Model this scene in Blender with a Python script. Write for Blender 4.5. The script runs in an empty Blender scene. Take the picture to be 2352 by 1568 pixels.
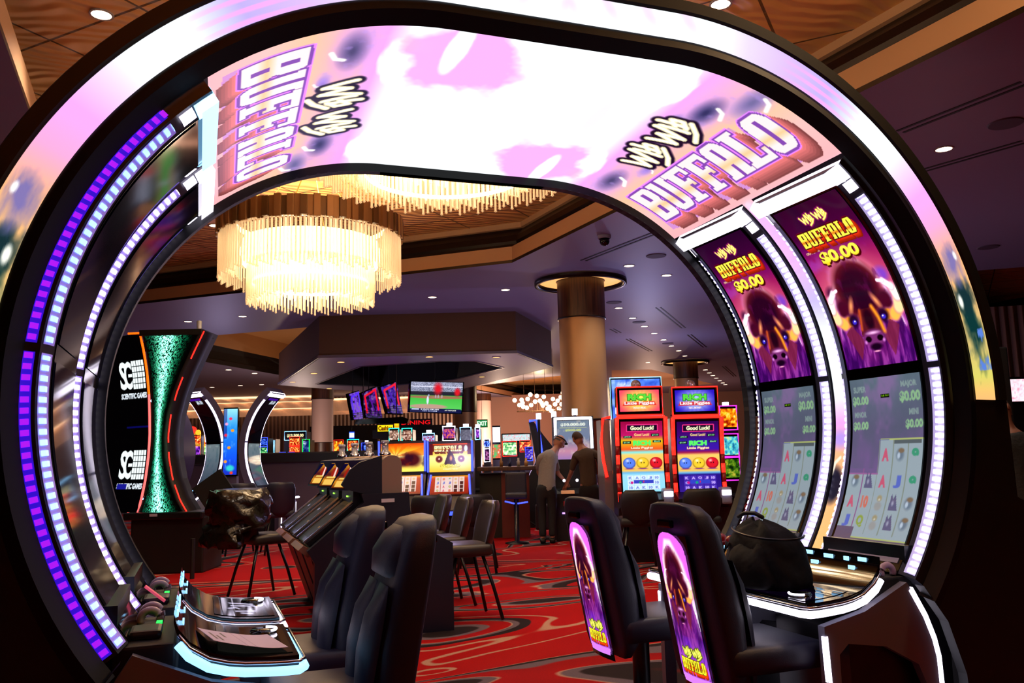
import bpy, bmesh, math, random
import numpy as np
from mathutils import Vector, Matrix, geometry
R = math.radians
sin, cos, pi = math.sin, math.cos, math.pi
rnd = random.Random(5)
# ------------------------------------------------------------ camera
FOC, PITCH, ROLL, YAW = 1963.05, 0.1321, -0.0249, 0.3506
CAM = Vector((0, 0, 1.45))
FW = Vector((sin(YAW)*cos(PITCH), cos(YAW)*cos(PITCH), sin(PITCH)))
_r = Vector((cos(YAW), -sin(YAW), 0)); _u = _r.cross(FW)
RT = _r*cos(ROLL) + _u*sin(ROLL); UP = -_r*sin(ROLL) + _u*cos(ROLL)
scn = bpy.context.scene
COL = scn.collection
cd = bpy.data.cameras.new('camera'); cam = bpy.data.objects.new('camera', cd); COL.objects.link(cam)
m = Matrix((RT, UP, -FW)).transposed().to_4x4(); m.translation = CAM
cam.matrix_world = m
cd.sensor_width = 36; cd.lens = FOC/2352*36; cd.clip_end = 200; cd.clip_start = .05
scn.camera = cam
# ------------------------------------------------------------ world, exposure
w = bpy.data.worlds.new('world'); scn.world = w; w.use_nodes = True
w.node_tree.nodes['Background'].inputs[0].default_value = (.10, .07, .09, 1)
w.node_tree.nodes['Background'].inputs[1].default_value = .35
vs = scn.view_settings
vs.view_transform = 'Standard'; vs.look = 'None'; vs.exposure = 0; vs.gamma = 1; vs.use_curve_mapping = False
try:
    scn.cycles.use_denoising = True; scn.cycles.max_bounces = 6; scn.cycles.diffuse_bounces = 3; scn.cycles.glossy_bounces = 3
    scn.cycles.transparent_max_bounces = 12; scn.cycles.sample_clamp_indirect = 4; scn.cycles.caustics_reflective = False; scn.cycles.caustics_refractive = False
except Exception: pass

def lamp(name, kind, loc, energy, color, aim=None, size=.3, spot=90, blend=.6):
    l = bpy.data.lights.new(name, kind); l.energy = energy; l.color = color
    if kind == 'SPOT': l.spot_size = R(spot); l.spot_blend = blend; l.shadow_soft_size = size
    elif kind == 'POINT': l.shadow_soft_size = size
    elif kind == 'AREA': l.size = size
    o = bpy.data.objects.new(name, l); COL.objects.link(o); o.location = loc
    if aim is not None: o.rotation_euler = (Vector(aim)-Vector(loc)).to_track_quat('-Z', 'Y').to_euler()
    return o

def ray(px, py): return FW*FOC + RT*(px-1176) - UP*(py-784)
def atD(px, py, D): return CAM + ray(px, py)*(D/FOC)          # D metres ahead of the camera
def atZ(px, py, z): d = ray(px, py); return CAM + d*((z-1.45)/d.z)
def atY(px, py, y): d = ray(px, py); return CAM + d*(y/d.y)
BACK = -YAW     # z rotation whose local x runs along the camera's right

# ------------------------------------------------------------ materials
MATS = {}
def lin(c): return tuple(max(0, v)**2.2 for v in c[:3])
def mat(name, col=(.5, .5, .5), rough=.6, metal=0, emit=None, es=1, spec=.5, coat=0, trans=0, alpha=1, bump=None):
    if name in MATS: return MATS[name]
    M = bpy.data.materials.new(name); M.use_nodes = True
    nt = M.node_tree; b = nt.nodes['Principled BSDF']
    b.inputs['Base Color'].default_value = (*lin(col), 1)
    b.inputs['Roughness'].default_value = rough; b.inputs['Metallic'].default_value = metal
    b.inputs['Specular IOR Level'].default_value = spec
    b.inputs['Coat Weight'].default_value = coat; b.inputs['Coat Roughness'].default_value = .05
    if trans: b.inputs['Transmission Weight'].default_value = trans
    if alpha < 1: b.inputs['Alpha'].default_value = alpha
    if emit:
        b.inputs['Emission Color'].default_value = (*lin(emit), 1); b.inputs['Emission Strength'].default_value = es
    if bump:
        n = nt.nodes.new('ShaderNodeTexNoise'); n.inputs['Scale'].default_value = bump[0]
        tc = nt.nodes.new('ShaderNodeTexCoord'); nt.links.new(tc.outputs['Object'], n.inputs['Vector'])
        bp = nt.nodes.new('ShaderNodeBump'); bp.inputs['Strength'].default_value = bump[1]; bp.inputs['Distance'].default_value = .02
        nt.links.new(n.outputs['Fac'], bp.inputs['Height']); nt.links.new(bp.outputs[0], b.inputs['Normal'])
    MATS[name] = M; return M
def screen_mat(es, rough=.12, spec=.5):
    k = 'screen_%.2f_%.2f_%.2f' % (es, rough, spec)
    if k in MATS: return MATS[k]
    M = mat(k, (.01, .01, .012), rough, spec=spec); nt = M.node_tree; b = nt.nodes['Principled BSDF']
    a = nt.nodes.new('ShaderNodeVertexColor'); a.layer_name = 'Col'
    nt.links.new(a.outputs['Color'], b.inputs['Emission Color']); b.inputs['Emission Strength'].default_value = es
    return M
def ramp(nt, fac, stops, interp='LINEAR'):
    r = nt.nodes.new('ShaderNodeValToRGB'); r.color_ramp.interpolation = interp
    e = r.color_ramp.elements
    while len(e) > 1: e.remove(e[-1])
    e[0].position = stops[0][0]; e[0].color = (*lin(stops[0][1]), 1)
    for p, c in stops[1:]:
        x = e.new(p); x.color = (*lin(c), 1)
    nt.links.new(fac, r.inputs[0]); return r
def tex(nt, kind, scale, vec='Object', stretch=None, **kw):
    tc = nt.nodes.new('ShaderNodeTexCoord'); t = nt.nodes.new(kind)
    src = tc.outputs[vec]
    if stretch:
        mp = nt.nodes.new('ShaderNodeMapping'); mp.inputs['Scale'].default_value = stretch[:3]
        if len(stretch) > 3: mp.inputs['Rotation'].default_value[2] = stretch[3]
        nt.links.new(src, mp.inputs[0]); src = mp.outputs[0]
    nt.links.new(src, t.inputs['Vector'])
    if 'Scale' in t.inputs: t.inputs['Scale'].default_value = scale
    for k, v in kw.items():
        if k in t.inputs: t.inputs[k].default_value = v
        else: setattr(t, k, v)
    return t
def wood(name, c1, c2, scale=6, rough=.4):
    M = mat(name, c1, rough); nt = M.node_tree; b = nt.nodes['Principled BSDF']
    n = tex(nt, 'ShaderNodeTexNoise', scale, stretch=(14, 14, .5), Detail=4.)
    r = ramp(nt, n.outputs['Fac'], [(.35, c1), (.65, c2)]); nt.links.new(r.outputs[0], b.inputs['Base Color']); return M

BLK = mat('black_paint', (.045, .045, .05), .55)
SATIN = mat('black_satin', (.07, .07, .085), .35)
GLOSS = mat('black_gloss', (.02, .02, .025), .08)
CHROME = mat('chrome', (.75, .75, .8), .18, 1)
GREYP = mat('silver_plastic', (.5, .5, .56), .35, .3)
DARKG = mat('dark_grey_plastic', (.18, .18, .2), .4)
WLED = mat('white_led', (1, 1, 1), .4, emit=(.93, .9, 1), es=3.2)
BLED = mat('blue_led', (.3, .4, 1), .4, emit=(.2, .28, 1), es=2.6)
CLED = mat('pale_blue_led', (.6, .8, 1), .4, emit=(.55, .8, 1), es=2.0)
RLED = mat('red_led', (1, .1, .1), .4, emit=(1, .16, .12), es=2.4)
VIN = mat('black_vinyl', (.125, .12, .20), .5, bump=(180, .06))
VIN2 = mat('brown_black_vinyl', (.17, .14, .14), .42, bump=(180, .06))

# ------------------------------------------------------------ objects
def tag(o, label=None, cat=None, group=None, kind=None):
    if label: o['label'] = label
    if cat: o['category'] = cat
    if group: o['group'] = group
    if kind: o['kind'] = kind
    return o
def thing(name, label, cat, loc=(0, 0, 0), rz=0, group=None):
    o = bpy.data.objects.new(name, None); COL.objects.link(o); o.empty_display_size = .1
    o.location = loc; o.rotation_euler = (0, 0, rz)
    return tag(o, label, cat, group)
def copy_tree(o, parent=None):
    c = o.copy(); COL.objects.link(c)
    if parent: c.parent = parent
    for ch in list(o.children): copy_tree(ch, c)
    return c
def relabel(c, loc, rz, label): c.location = loc; c.rotation_euler = (0, 0, rz); c['label'] = label; return c

def meets_above(x, y, z):
    """height of whatever a hanging rod would be fixed to"""
    bpy.context.view_layer.update()
    h, l, n, i, o, mm = scn.ray_cast(bpy.context.evaluated_depsgraph_get(), Vector((x, y, z)), Vector((0, 0, 1)))
    return l.z-.002 if h else 4.64
class MB:
    def __init__(s): s.b = bmesh.new()
    def quad(s, *p):
        return s.b.faces.new([s.b.verts.new(Vector(q)) for q in p])
    def box(s, c, d, rot=None, bev=0):
        r = bmesh.ops.create_cube(s.b, size=1); vs_ = r['verts']
        bmesh.ops.scale(s.b, vec=Vector(d), verts=vs_)
        if bev:
            es = list({e for v in vs_ for e in v.link_edges})
            g = bmesh.ops.bevel(s.b, geom=es, offset=bev, segments=2, affect='EDGES', profile=.6); vs_ = g['verts']
            vs_ = list({v for f in g['faces'] for v in f.verts} | set(v for v in vs_ if v.is_valid))
            # whole island
            st = list(vs_); seen = set(st)
            while st:
                v = st.pop()
                for e in v.link_edges:
                    o = e.other_vert(v)
                    if o not in seen: seen.add(o); st.append(o)
            vs_ = list(seen)
        if rot is not None: bmesh.ops.rotate(s.b, cent=(0, 0, 0), matrix=rot, verts=vs_)
        bmesh.ops.translate(s.b, vec=Vector(c), verts=vs_); return s
    def grid(s, rows, closed_u=False, cap=False):
        V = [[s.b.verts.new(Vector(p)) for p in r] for r in rows]
        n = len(V[0])
        for i in range(len(V)-1):
            for j in range(n if closed_u else n-1):
                k = (j+1) % n
                s.b.faces.new((V[i][j], V[i][k], V[i+1][k], V[i+1][j]))
        if cap:
            s.b.faces.new(V[0][::-1]); s.b.faces.new(V[-1])
        return s
    def prism(s, pts, a, b, ax=1):
        # polygon pts (p,q) swept along axis ax from a to b; ax=1: (x,z) ; ax=2: (x,y) ; ax=0: (y,z)
        def P(p, t): return (p[0], t, p[1]) if ax == 1 else (p[0], p[1], t) if ax == 2 else (t, p[0], p[1])
        A = [s.b.verts.new(P(p, a)) for p in pts]; B = [s.b.verts.new(P(p, b)) for p in pts]
        n = len(pts)
        for i in range(n):
            j = (i+1) % n; s.b.faces.new((A[i], A[j], B[j], B[i]))
        tri = geometry.tessellate_polygon([[Vector((p[0], p[1], 0)) for p in pts]])
        for t in tri:
            try: s.b.faces.new([A[i] for i in t]); s.b.faces.new([B[i] for i in t[::-1]])
            except ValueError: pass
        return s
    def tube(s, pts, r, seg=8, cap=True):
        pts = [Vector(p) for p in pts]; rows = []
        rr = r if hasattr(r, '__len__') else [r]*len(pts)
        for i, p in enumerate(pts):
            d = (pts[min(i+1, len(pts)-1)]-pts[max(i-1, 0)]).normalized()
            up = Vector((0, 0, 1)) if abs(d.z) < .9 else Vector((1, 0, 0))
            x = d.cross(up).normalized(); y = x.cross(d)
            rows.append([p + (x*cos(t)+y*sin(t))*rr[i] for t in [2*pi*k/seg for k in range(seg)]])
        return s.grid(rows, True, cap)
    def lathe(s, prof, c=(0, 0, 0), seg=24, cap=False):
        return s.grid([[(c[0]+r*cos(2*pi*k/seg), c[1]+r*sin(2*pi*k/seg), c[2]+z) for k in range(seg)] for r, z in prof], True, cap)
    def ball(s, c, r, seg=12, sz=1):
        g = bmesh.ops.create_uvsphere(s.b, u_segments=seg, v_segments=max(6, seg*2//3), radius=r)
        bmesh.ops.scale(s.b, vec=(1, 1, sz), verts=g['verts'])
        bmesh.ops.translate(s.b, vec=Vector(c), verts=g['verts']); return s
    def build(s, name, m, parent=None, smooth=False, loc=None, label=None, normals=True):
        if normals: bmesh.ops.recalc_face_normals(s.b, faces=s.b.faces[:])
        me = bpy.data.meshes.new(name); s.b.to_mesh(me); s.b.free()
        me.materials.append(m)
        if smooth: me.polygons.foreach_set('use_smooth', [True]*len(me.polygons))
        if smooth == 'auto':
            try: me.set_sharp_from_angle(angle=R(40))
            except Exception: pass
        o = bpy.data.objects.new(name, me); COL.objects.link(o)
        if parent: o.parent = parent
        if loc is not None: o.location = loc
        if label: o['label'] = label
        return o

# ------------------------------------------------------------ painted screens: numpy canvas -> coloured grid mesh
def fbm(x, y, seed=0, octv=4):
    out = 0; amp = .5
    for o in range(octv):
        rs = np.random.RandomState(seed*17+o); g = rs.rand(64, 64)
        X = x*(2**o); Y = y*(2**o)
        xi = np.floor(X).astype(int); yi = np.floor(Y).astype(int); fx = X-xi; fy = Y-yi
        fx = fx*fx*(3-2*fx); fy = fy*fy*(3-2*fy)
        G = lambda a, b: g[a % 64, b % 64]
        out = out + amp*((G(xi, yi)*(1-fx)+G(xi+1, yi)*fx)*(1-fy)+(G(xi, yi+1)*(1-fx)+G(xi+1, yi+1)*fx)*fy); amp *= .5
    return out
_glyph = {}
def glyphs(txt, bold):
    k = (txt, bold)
    if k not in _glyph:
        c = bpy.data.curves.new('lettering', 'FONT'); c.body = txt; c.offset = bold; c.resolution_u = 3
        o = bpy.data.objects.new('lettering', c); COL.objects.link(o)
        dg = bpy.context.evaluated_depsgraph_get(); me = o.evaluated_get(dg).to_mesh()
        me.calc_loop_triangles()
        v = np.array([x.co[:2] for x in me.vertices]); t = np.array([x.vertices[:] for x in me.loop_triangles])
        o.evaluated_get(dg).to_mesh_clear(); bpy.data.objects.remove(o); bpy.data.curves.remove(c)
        if bold == 0 or True:
            lo = v.min(0); hi = v.max(0); v = (v-lo)/(hi-lo)
        _glyph[k] = (v, t)
    return _glyph[k]
class Cv:
    """x 0..A, y 0..1 upward; sRGB colours"""
    def __init__(s, W, H, A, bg=(0, 0, 0)):
        s.W, s.H, s.A = W, H, A
        s.x, s.y = np.meshgrid(np.linspace(0, A, W), np.linspace(0, 1, H))
        s.c = np.zeros((H, W, 3)) + np.array(bg[:3])
    def mix(s, m, col):
        m = np.clip(m, 0, 1)[..., None]; s.c = s.c*(1-m) + np.array(col)*m; return s
    def add(s, m, col): s.c = s.c + np.clip(m, 0, 9)[..., None]*np.array(col); return s
    def vgrad(s, stops):
        ys = [a for a, _ in stops]; s.c = np.stack([np.interp(s.y, ys, [c[i] for _, c in stops]) for i in range(3)], -1); return s
    def ell(s, cx, cy, rx, ry, col, soft=.15, rot=0, a=1):
        dx = s.x-cx; dy = s.y-cy; X = (dx*cos(rot)+dy*sin(rot))/rx; Y = (-dx*sin(rot)+dy*cos(rot))/ry
        d = np.sqrt(X*X+Y*Y); return s.mix(a*np.clip((1-d)/max(soft, 1e-3), 0, 1), col)
    def polym(s, pts):
        inside = np.zeros(s.x.shape, bool); n = len(pts)
        for i in range(n):
            (x0, y0), (x1, y1) = pts[i], pts[(i+1) % n]
            if y0 == y1: continue
            c = ((y0 > s.y) != (y1 > s.y)) & (s.x < (x1-x0)*(s.y-y0)/(y1-y0)+x0); inside ^= c
        return inside.astype(float)
    def poly(s, pts, col, a=1): return s.mix(s.polym(pts)*a, col)
    def rect(s, x0, y0, x1, y1, col, a=1): return s.mix(((s.x >= x0) & (s.x <= x1) & (s.y >= y0) & (s.y <= y1))*a*1., col)
    def dline(s, pts):
        d = np.full(s.x.shape, 9.)
        for (x0, y0), (x1, y1) in zip(pts[:-1], pts[1:]):
            vx, vy = x1-x0, y1-y0; t = np.clip(((s.x-x0)*vx+(s.y-y0)*vy)/(vx*vx+vy*vy+1e-9), 0, 1)
            d = np.minimum(d, np.hypot(s.x-x0-t*vx, s.y-y0-t*vy))
        return d
    def line(s, pts, w, col, soft=.5, a=1):
        return s.mix(a*np.clip((w-s.dline(pts))/(w*soft+1e-6), 0, 1), col)
    def textm(s, txt, x, y, w, h, ang=0, bold=.03, shear=0, arch=0):
        """lettering box centred at x,y, w x h"""
        v, t = glyphs(txt, bold); v = v-.5
        yy = v[:, 1]*h + arch*(1-4*v[:, 0]**2); xx = v[:, 0]*w + shear*v[:, 1]*h
        X = x+xx*cos(ang)-yy*sin(ang); Y = y+xx*sin(ang)+yy*cos(ang)
        S = 2; H, W = s.H*S, s.W*S; mk = np.zeros((H, W), np.float32)
        px = X/s.A*(W-1); py = Y*(H-1)
        for a, b, c in t:
            x0, x1, x2 = px[a], px[b], px[c]; y0, y1, y2 = py[a], py[b], py[c]
            ix0, ix1 = max(0, int(min(x0, x1, x2))), min(W-1, int(max(x0, x1, x2))+1)
            iy0, iy1 = max(0, int(min(y0, y1, y2))), min(H-1, int(max(y0, y1, y2))+1)
            if ix1 < ix0 or iy1 < iy0: continue
            gx, gy = np.meshgrid(np.arange(ix0, ix1+1)+0., np.arange(iy0, iy1+1)+0.)
            e = lambda ax, ay, bx, by: (bx-ax)*(gy-ay)-(by-ay)*(gx-ax)
            A_, B_, C_ = e(x0, y0, x1, y1), e(x1, y1, x2, y2), e(x2, y2, x0, y0)
            m_ = ((A_ >= 0) & (B_ >= 0) & (C_ >= 0)) | ((A_ <= 0) & (B_ <= 0) & (C_ <= 0))
            sub = mk[iy0:iy1+1, ix0:ix1+1]; np.maximum(sub, m_, out=sub)
        return mk.reshape(s.H, S, s.W, S).mean((1, 3))
    def text(s, txt, x, y, w, h, col, ang=0, bold=.03, shear=0, arch=0, a=1):
        return s.mix(s.textm(txt, x, y, w, h, ang, bold, shear, arch)*a, col)
    def obj(s, fn, name, m, parent=None, mask=None, label=None):
        """fn(u,v) arrays 0..1 -> xyz arrays"""
        u, v = np.meshgrid(np.linspace(0, 1, s.W), np.linspace(0, 1, s.H))
        X, Y, Z = fn(u, v); co = np.stack([X+0*u, Y+0*u, Z+0*u], -1).reshape(-1, 3)
        i = np.arange(s.H*s.W).reshape(s.H, s.W)
        q = np.stack([i[:-1, :-1], i[:-1, 1:], i[1:, 1:], i[1:, :-1]], -1)
        if mask is not None:
            mm = mask(u, v); q = q[(mm[:-1, :-1] & mm[1:, 1:] & mm[:-1, 1:] & mm[1:, :-1])]
        q = q.reshape(-1, 4)
        me = bpy.data.meshes.new(name); me.vertices.add(len(co)); me.vertices.foreach_set('co', co.ravel().astype(np.float32))
        me.loops.add(q.size); me.loops.foreach_set('vertex_index', q.ravel().astype(np.int32))
        me.polygons.add(len(q)); me.polygons.foreach_set('loop_start', (np.arange(len(q))*4).astype(np.int32))
        try: me.polygons.foreach_set('loop_total', np.full(len(q), 4, np.int32))
        except Exception: pass
        at = me.color_attributes.new(name='Col', type='FLOAT_COLOR', domain='POINT')
        L = np.concatenate([np.clip(s.c, 0, 3)**2.2, np.ones((s.H, s.W, 1))], -1)
        at.data.foreach_set('color', L.ravel().astype(np.float32))
        me.update(calc_edges=True); me.validate()
        me.polygons.foreach_set('use_smooth', [True]*len(me.polygons))
        me.materials.append(m)
        o = bpy.data.objects.new(name, me); COL.objects.link(o)
        if parent: o.parent = parent
        if label: o['label'] = label
        return o
def rect_fn(p0, du, dv):
    """flat panel: lower-left corner, vectors along width and height"""
    p0, du, dv = Vector(p0), Vector(du), Vector(dv)
    return lambda u, v: tuple(p0[i]+du[i]*u+dv[i]*v for i in range(3))
#@@1
# ============================================================ ROOM
ZC = 4.65
CAR = mat('carpet', (.6, .05, .06), .95, spec=.15); nt = CAR.node_tree; b = nt.nodes['Principled BSDF']
tc = nt.nodes.new('ShaderNodeTexCoord'); mp = nt.nodes.new('ShaderNodeMapping'); mp.inputs['Scale'].default_value = (.30, .62, 1); mp.inputs['Rotation'].default_value[2] = .35
mp.inputs['Location'].default_value = (3.1, 1.7, 0)
nt.links.new(tc.outputs['Object'], mp.inputs[0])
n1 = nt.nodes.new('ShaderNodeTexNoise'); n1.inputs['Scale'].default_value = .8; n1.inputs['Detail'].default_value = 1.5; n1.inputs['Distortion'].default_value = 1.3
nt.links.new(mp.outputs[0], n1.inputs['Vector'])
mu = nt.nodes.new('ShaderNodeMath'); mu.operation = 'MULTIPLY'; mu.inputs[1].default_value = 4.0; nt.links.new(n1.outputs['Fac'], mu.inputs[0])
fr = nt.nodes.new('ShaderNodeMath'); fr.operation = 'FRACT'; nt.links.new(mu.outputs[0], fr.inputs[0])
RD, TN, GY, CH = (.66, .03, .06), (.72, .55, .47), (.42, .36, .40), (.17, .13, .14)
cr = ramp(nt, fr.outputs[0], [(0, RD), (.30, RD), (.31, TN), (.335, TN), (.345, RD), (.44, RD), (.45, CH), (.53, CH), (.54, GY), (.58, GY), (.59, TN), (.60, RD), (.74, (.60, .02, .05)), (.75, GY), (.79, GY), (.80, CH), (.85, CH), (.86, TN), (.875, RD)])
n2 = nt.nodes.new('ShaderNodeTexNoise'); n2.inputs['Scale'].default_value = 90; nt.links.new(tc.outputs['Object'], n2.inputs['Vector'])
mx = nt.nodes.new('ShaderNodeMixRGB'); mx.blend_type = 'MULTIPLY'; mx.inputs[0].default_value = .45
nt.links.new(cr.outputs[0], mx.inputs[1]); nt.links.new(n2.outputs['Fac'], mx.inputs[2])
g = nt.nodes.new('ShaderNodeMixRGB'); g.blend_type = 'ADD'; g.inputs[0].default_value = 0.0
nt.links.new(mx.outputs[0], b.inputs['Base Color'])
fl = MB(); fl.box((4, 24, -.05), (90, 100, .1)); tag(fl.build('floor', CAR), kind='structure')

CEIL = mat('ceiling_paint', (.52, .50, .60), .5, spec=.4)
TAN = mat('tan_fascia', (.72, .56, .42), .6)
DKB = mat('dark_bronze', (.16, .12, .11), .33, .6)
GOLDT = mat('embossed_gold_tile', (.90, .68, .42), .45, .1); nt = GOLDT.node_tree; b = nt.nodes['Principled BSDF']
wv = tex(nt, 'ShaderNodeTexWave', 2.4, Distortion=9., Detail=.5); wv.wave_type = 'RINGS'; wv.inputs['Detail Scale'].default_value = .8
br = tex(nt, 'ShaderNodeTexBrick', 1.0, stretch=(1/1.2, 1/1.2, 1, .82)); br.offset = 0
br.inputs['Mortar Size'].default_value = .012; br.inputs['Brick Width'].default_value = 1; br.inputs['Row Height'].default_value = 1
br.inputs['Color1'].default_value = br.inputs['Color2'].default_value = (1, 1, 1, 1); br.inputs['Mortar'].default_value = (0, 0, 0, 1)
b1 = nt.nodes.new('ShaderNodeBump'); b1.inputs['Strength'].default_value = .55; b1.inputs['Distance'].default_value = .06; nt.links.new(wv.outputs['Fac'], b1.inputs['Height'])
b2 = nt.nodes.new('ShaderNodeBump'); b2.inputs['Strength'].default_value = .9; b2.inputs['Distance'].default_value = .03
nt.links.new(br.outputs['Color'], b2.inputs['Height']); nt.links.new(b1.outputs[0], b2.inputs['Normal']); nt.links.new(b2.outputs[0], b.inputs['Normal'])
mmx = nt.nodes.new('ShaderNodeMixRGB'); mmx.blend_type = 'MULTIPLY'; mmx.inputs[0].default_value = .8; mmx.inputs[1].default_value = (*lin((.90, .68, .42)), 1)
nt.links.new(br.outputs['Color'], mmx.inputs[2]); nt.links.new(mmx.outputs[0], b.inputs['Base Color'])
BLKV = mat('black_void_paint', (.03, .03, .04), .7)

def pz(pts, z=ZC): return [tuple(atZ(x, y, z)[:2]) for x, y in pts]
def ccw(p):
    A = sum(p[i][0]*p[(i+1) % len(p)][1]-p[(i+1) % len(p)][0]*p[i][1] for i in range(len(p)))
    return p if A > 0 else p[::-1]
def offs(p, d):      # grow a ccw polygon by d
    out = []; n = len(p)
    for i in range(n):
        a, c, e = Vector(p[i-1]), Vector(p[i]), Vector(p[(i+1) % n])
        n1 = (c-a).normalized(); n2 = (e-c).normalized(); m1 = Vector((n1.y, -n1.x)); m2 = Vector((n2.y, -n2.x))
        bi = (m1+m2); bi = bi/max(.2, (1+m1.dot(m2))); out.append(tuple(c+bi*d))
    return out
COF = {
 'chandelier': ccw([(4.86, 13.18), (5.75, 4.3), (6.0, -2), (3, -5), (-1.0, -3), (-1.55, 9), (-1.8, 19.0)]),
 'black': ccw([(-2.4, 25.06), (3.6, 19.95), (7.4, 25.3), (4.4, 35.6)]),
 'bubble': ccw(pz([(1062, 890), (1290, 862), (1400, 880), (1400, 925), (1230, 921)])),
 'tan': ccw(pz([(1405, 850), (1495, 848), (1640, 882), (1405, 893)])),
 'side': ccw(pz([(2180, 626), (2352, 613), (2640, 600), (2640, 690), (2290, 745)])),
}
outer = [(-26, -8), (45, -8), (45, 75), (-26, 75)]
c = MB(); polys = [outer]+list(COF.values())
tri = geometry.tessellate_polygon([[Vector((x, y, 0)) for x, y in p] for p in polys])
fl_ = [q for p in polys for q in p]; V = [c.b.verts.new((x, y, ZC)) for x, y in fl_]
for t in tri:
    try: c.b.faces.new([V[i] for i in t])
    except ValueError: pass
tag(c.build('ceiling', CEIL), kind='structure')
def sweep(p, prof, name, m, k='structure'):
    s = MB(); rows = [[(x, y, z) for x, y in offs(p, o)] for o, z in prof]; s.grid(rows, True)
    return tag(s.build(name, m), kind=k)
def cap(p, z, name, m):
    s = MB(); V = [s.b.verts.new((x, y, z)) for x, y in p]
    for t in geometry.tessellate_polygon([[Vector((x, y, 0)) for x, y in p]]): s.b.faces.new([V[i] for i in t])
    return tag(s.build(name, m), kind='structure')
GOLDF = mat('gold_fascia', (.80, .60, .36), .5)
ti = 1
for nm, p in COF.items():
    if nm in ('black',):
        sweep(p, [(0, 4.65), (0, 4.8)], 'trim_%d' % ti, DKB); sweep(p, [(0, 4.8), (.1, 4.84), (.18, 5.1), (.2, 5.3)], 'trim_%d' % (ti+1), BLKV)
        sweep(p, [(.2, 5.3), (.2, 5.95)], 'trim_%d' % (ti+2), GOLDF); cap(offs(p, .3), 5.95, 'ceiling_black_coffer', GOLDF)
    elif nm in ('tan',):
        sweep(p, [(0, 4.65), (0, 5.0)], 'trim_%d' % ti, TAN); cap(offs(p, .1), 5.0, 'ceiling_tan_coffer', TAN)
    else:
        sweep(p, [(0, 4.65), (0, 4.70)], 'trim_%d' % ti, DKB)
        sweep(p, [(0, 4.70), (0, 4.93)], 'trim_%d' % (ti+1), TAN)
        sweep(p, [(0, 4.93), (.10, 4.93), (.12, 5.0), (.10, 5.05), (.14, 5.16), (.22, 5.24), (.27, 5.30)], 'trim_%d' % (ti+2), DKB)
        sweep(p, [(.27, 5.30), (.22, 5.31), (.22, 5.40)], 'trim_%d' % (ti+3), TAN)
        cap(offs(p, .3), 5.40, 'ceiling_%s_coffer' % nm, GOLDT)
    ti += 4
# hanging octagonal soffit with black opening
SOF = ccw(pz([(733, 822), (1186, 811), (1268, 843), (1062, 893), (880, 903), (640, 884)], 3.7))
HOL = ccw(pz([(722, 882), (826, 841), (1010, 829), (1095, 829), (1160, 844), (1045, 872), (870, 889)], 3.7))
BRN = mat('brown_fabric_panel', (.40, .28, .18), .75)
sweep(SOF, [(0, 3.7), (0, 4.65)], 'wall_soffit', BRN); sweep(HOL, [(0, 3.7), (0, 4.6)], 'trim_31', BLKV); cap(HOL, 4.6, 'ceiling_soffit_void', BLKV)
c = MB(); fl_ = SOF+HOL; V = [c.b.verts.new((x, y, 3.7)) for x, y in fl_]
for t in geometry.tessellate_polygon([[Vector((x, y, 0)) for x, y in SOF], [Vector((x, y, 0)) for x, y in HOL]]):
    c.b.faces.new([V[i] for i in t])
tag(c.build('ceiling_soffit', CEIL), kind='structure')
sweep(SOF, [(-.02, 3.7), (.03, 3.7), (.03, 3.76), (-.02, 3.76)], 'trim_32', mat('soffit_edge', (.42, .38, .42), .4)); sweep(HOL, [(0, 3.69), (-.05, 3.69), (-.05, 3.72)], 'trim_33', mat('soffit_edge'))

# walls
FLUTE = mat('fluted_beige_wall', (.62, .50, .42), .6); nt = FLUTE.node_tree; b = nt.nodes['Principled BSDF']
wv = tex(nt, 'ShaderNodeTexWave', 1.6, stretch=(1, 0, 0)); bp = nt.nodes.new('ShaderNodeBump'); bp.inputs['Distance'].default_value = .15; bp.inputs['Strength'].default_value = .8
nt.links.new(wv.outputs['Fac'], bp.inputs['Height']); nt.links.new(bp.outputs[0], b.inputs['Normal'])
rr = ramp(nt, wv.outputs['Fac'], [(0, (.40, .31, .27)), (.5, (.62, .50, .42))]); nt.links.new(rr.outputs[0], b.inputs['Base Color'])
def wallbox(name, p0, p1, z0, z1, m, th=.2):
    p0, p1 = Vector(p0[:2]), Vector(p1[:2]); d = p1-p0; L = d.length; a = math.atan2(d.y, d.x)
    s = MB(); s.box((L/2, th/2, (z1-z0)/2), (L, th, z1-z0)); o = s.build(name, m); o.location = (p0.x, p0.y, z0); o.rotation_euler = (0, 0, a)
    return tag(o, kind='structure')
pw0, pw1 = atD(-300, 1000, 44), atD(1080, 1000, 44)
wallbox('wall_back', pw0, pw1, 0, ZC+.1, FLUTE)
wallbox('wall_back_right', atD(1080, 1000, 47), atD(3300, 1000, 47), 0, ZC+.1, mat('mauve_beige_wall', (.66, .50, .44), .7)); mat('brown_wall', (.40, .29, .23), .7)
wallbox('wall_right', atD(2292, 900, 20), atD(2292, 900, 20)+Vector((14, -9, 0)), 0, ZC, FLUTE)
wallbox('wall_left', (-25, -8), (-25, 60), 0, ZC, mat('brown_wall'))
wallbox('wall_front', (45, -8), (-26, -8), 0, ZC+1, mat('brown_wall'))
wallbox('wall_side', (45, 70), (45, -8), 0, ZC+1, mat('brown_wall'))
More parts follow.
